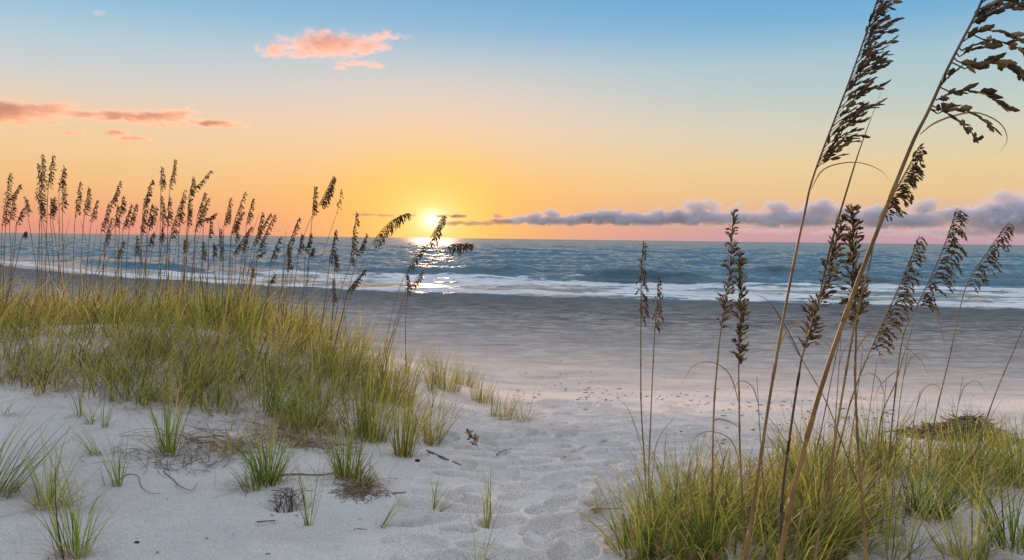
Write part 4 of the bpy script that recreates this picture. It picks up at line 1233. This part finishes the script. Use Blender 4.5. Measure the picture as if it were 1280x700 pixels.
def pebble(name, label, cat, px, py, size, col, seed):
    rr_ = np.random.default_rng(seed)
    g = ground(px, py)
    nu, nv = 12, 8
    vs = [[0, 0, 1]]
    for i in range(1, nv):
        for j in range(nu):
            a, p = 2 * math.pi * j / nu, math.pi * i / nv
            vs.append([math.sin(p) * math.cos(a), math.sin(p) * math.sin(a), math.cos(p)])
    vs.append([0, 0, -1])
    vs = np.array(vs) * (1 + 0.18 * vnoise(np.array(vs)[:, 0] * 2 + seed, np.array(vs)[:, 1] * 2 + np.array(vs)[:, 2], seed))[:, None]
    qd = [[1 + i * nu + j, 1 + (i + 1) * nu + j, 1 + (i + 1) * nu + (j + 1) % nu, 1 + i * nu + (j + 1) % nu] for i in range(nv - 2) for j in range(nu)]
    tr = [[0, 1 + j, 1 + (j + 1) % nu] for j in range(nu)] + [[len(vs) - 1, 1 + (nv - 2) * nu + (j + 1) % nu, 1 + (nv - 2) * nu + j] for j in range(nu)]
    b = Bag()
    b.add(vs * np.array(size) + g + (0, 0, size[2] * 0.5), qd, tr, col)
    return tag(b.build(name, M_WOOD), label, cat)


pebble('pebble', 'small black pebble left of the slanting stick', 'pebble', 522, 577, (0.016, 0.014, 0.011), (0.025, 0.024, 0.026), 1)
pebble('pebble', 'dark shell fragment on the smooth sand at lower left', 'pebble', 171, 679, (0.010, 0.008, 0.006), (0.05, 0.04, 0.04), 2)
pebble('pebble', 'tiny dark shell bit at the bottom of the path', 'pebble', 612, 694, (0.010, 0.008, 0.006), (0.06, 0.05, 0.05), 3)

# roots in the pit and the root mats
r = np.random.default_rng(77)


def root_mat(label, px, py, n, sx, sy, lo, hi, pal, lift=0.035):
    g = ground(px, py)
    b = Bag()
    for _ in range(n):
        x, y = g[0] + r.normal(0, sx), g[1] + r.normal(0, sy)
        a, L = r.uniform(0, 6.28), r.uniform(lo, hi)
        t = np.linspace(0, 1, 7)
        bend = r.normal(0, 0.8)
        xs, ys_ = x + L * t * np.cos(a + bend * t), y + L * t * np.sin(a + bend * t)
        zs = H0(xs, ys_) + 0.003 + np.sin(t * math.pi) * r.uniform(0, lift)
        tube(b, np.stack([xs, ys_, zs], -1), r.uniform(0.0008, 0.0021), 4, pick(pal, 1, r)[0])
    return tag(b.build('root_mat', M_WOOD), label, 'roots')


root_mat('dark brown roots packed in a small pit in the sand', 363, 626, 60, 0.03, 0.04, 0.03, 0.09, np.array([[0.05, 0.032, 0.022], [0.08, 0.05, 0.035], [0.03, 0.02, 0.015]]), 0.01)
root_mat('mat of dry brown roots spreading left of the withered straw clump', 262, 556, 80, 0.14, 0.08, 0.12, 0.34, BROWN)
root_mat('brown root ball hanging under the bright green tuft', 450, 616, 110, 0.045, 0.06, 0.05, 0.16, BROWN)
root_mat('thin grey roots on the scoured sand under the upright tuft', 200, 578, 46, 0.09, 0.06, 0.08, 0.2, np.array([[0.24, 0.19, 0.15], [0.18, 0.14, 0.11]]))
root_mat('dead brown litter under the dark tangled tuft', 380, 556, 120, 0.15, 0.08, 0.08, 0.22, BROWN)

# pile of washed-up seaweed behind the right-hand grass
g = ground(1208, 548)
b = Bag()
for _ in range(900):
    u, w = r.normal(0, 0.5), r.normal(0, 0.14)
    if abs(u) > 1:
        continue
    x, y = g[0] + u * 0.42 - 0.06, g[1] + w * 1.1
    h = (0.15 * math.exp(-((u - 0.30) / 0.34) ** 2) + 0.085 * math.exp(-((u + 0.25) / 0.5) ** 2)) * math.exp(-(w / 0.22) ** 2)
    a, L = r.uniform(0, 6.28), r.uniform(0.06, 0.20)
    t = np.linspace(-0.5, 0.5, 6)
    bend = r.normal(0, 1.0)
    xs, ys_ = x + L * t * np.cos(a + bend * t), y + L * t * np.sin(a + bend * t)
    zs = float(H0(x, y)) + h * r.uniform(0.35, 1.0) + r.normal(0, 0.25) * L * t + 0.004
    zs = np.maximum(zs, H0(xs, ys_) + 0.003)
    tube(b, np.stack([xs, ys_, zs], -1), r.uniform(0.0018, 0.005), 4, pick(np.array([[0.12, 0.08, 0.05], [0.08, 0.052, 0.035], [0.20, 0.14, 0.085], [0.28, 0.20, 0.12]]), 1, r)[0])
tag(b.build('seaweed_pile', M_WOOD), 'heap of dark brown dried seaweed at the edge of the right hand grass', 'seaweed pile')

# wrack: flecks of weed, reed bits and shell scattered over the upper beach
b = Bag()
for _ in range(760):
    if r.uniform() < 0.55:
        px = r.uniform(640, 1120)
        py = 476 + (px - 640) * 0.075 + r.normal(8, 13)
    else:
        px, py = r.uniform(150, 1270), r.uniform(445, 695)
    if vnoise(px * 0.03, py * 0.12, 400) < -0.08 or py < 440 or (px < 640 and py < 580):
        continue
    g = ground(px, py)
    a, L = r.normal(0, 0.6), 0.009 * np.exp(r.uniform(0, 2.0)) * (1 if r.uniform() < 0.93 else 2) * (0.45 if py > 560 else 1.0)
    t = np.linspace(-0.5, 0.5, 5)
    bend = r.normal(0, 0.9)
    xs, ys_ = g[0] + L * t * np.cos(a + bend * t), g[1] + L * t * np.sin(a + bend * t)
    tube(b, np.stack([xs, ys_, H0(xs, ys_) + 0.006], -1), r.uniform(0.0015, 0.0048) * (0.5 if py > 560 else 1.0) * np.array([.5, 1, 1.1, .9, .4]), 4, pick(np.array([[0.07, 0.05, 0.035], [0.04, 0.03, 0.025], [0.15, 0.10, 0.06], [0.26, 0.18, 0.10]]), 1, r)[0])
tag(b.build('wrack_litter', M_WOOD), 'dark flecks of weed and reed strewn along the upper beach', 'beach litter', kind='stuff')
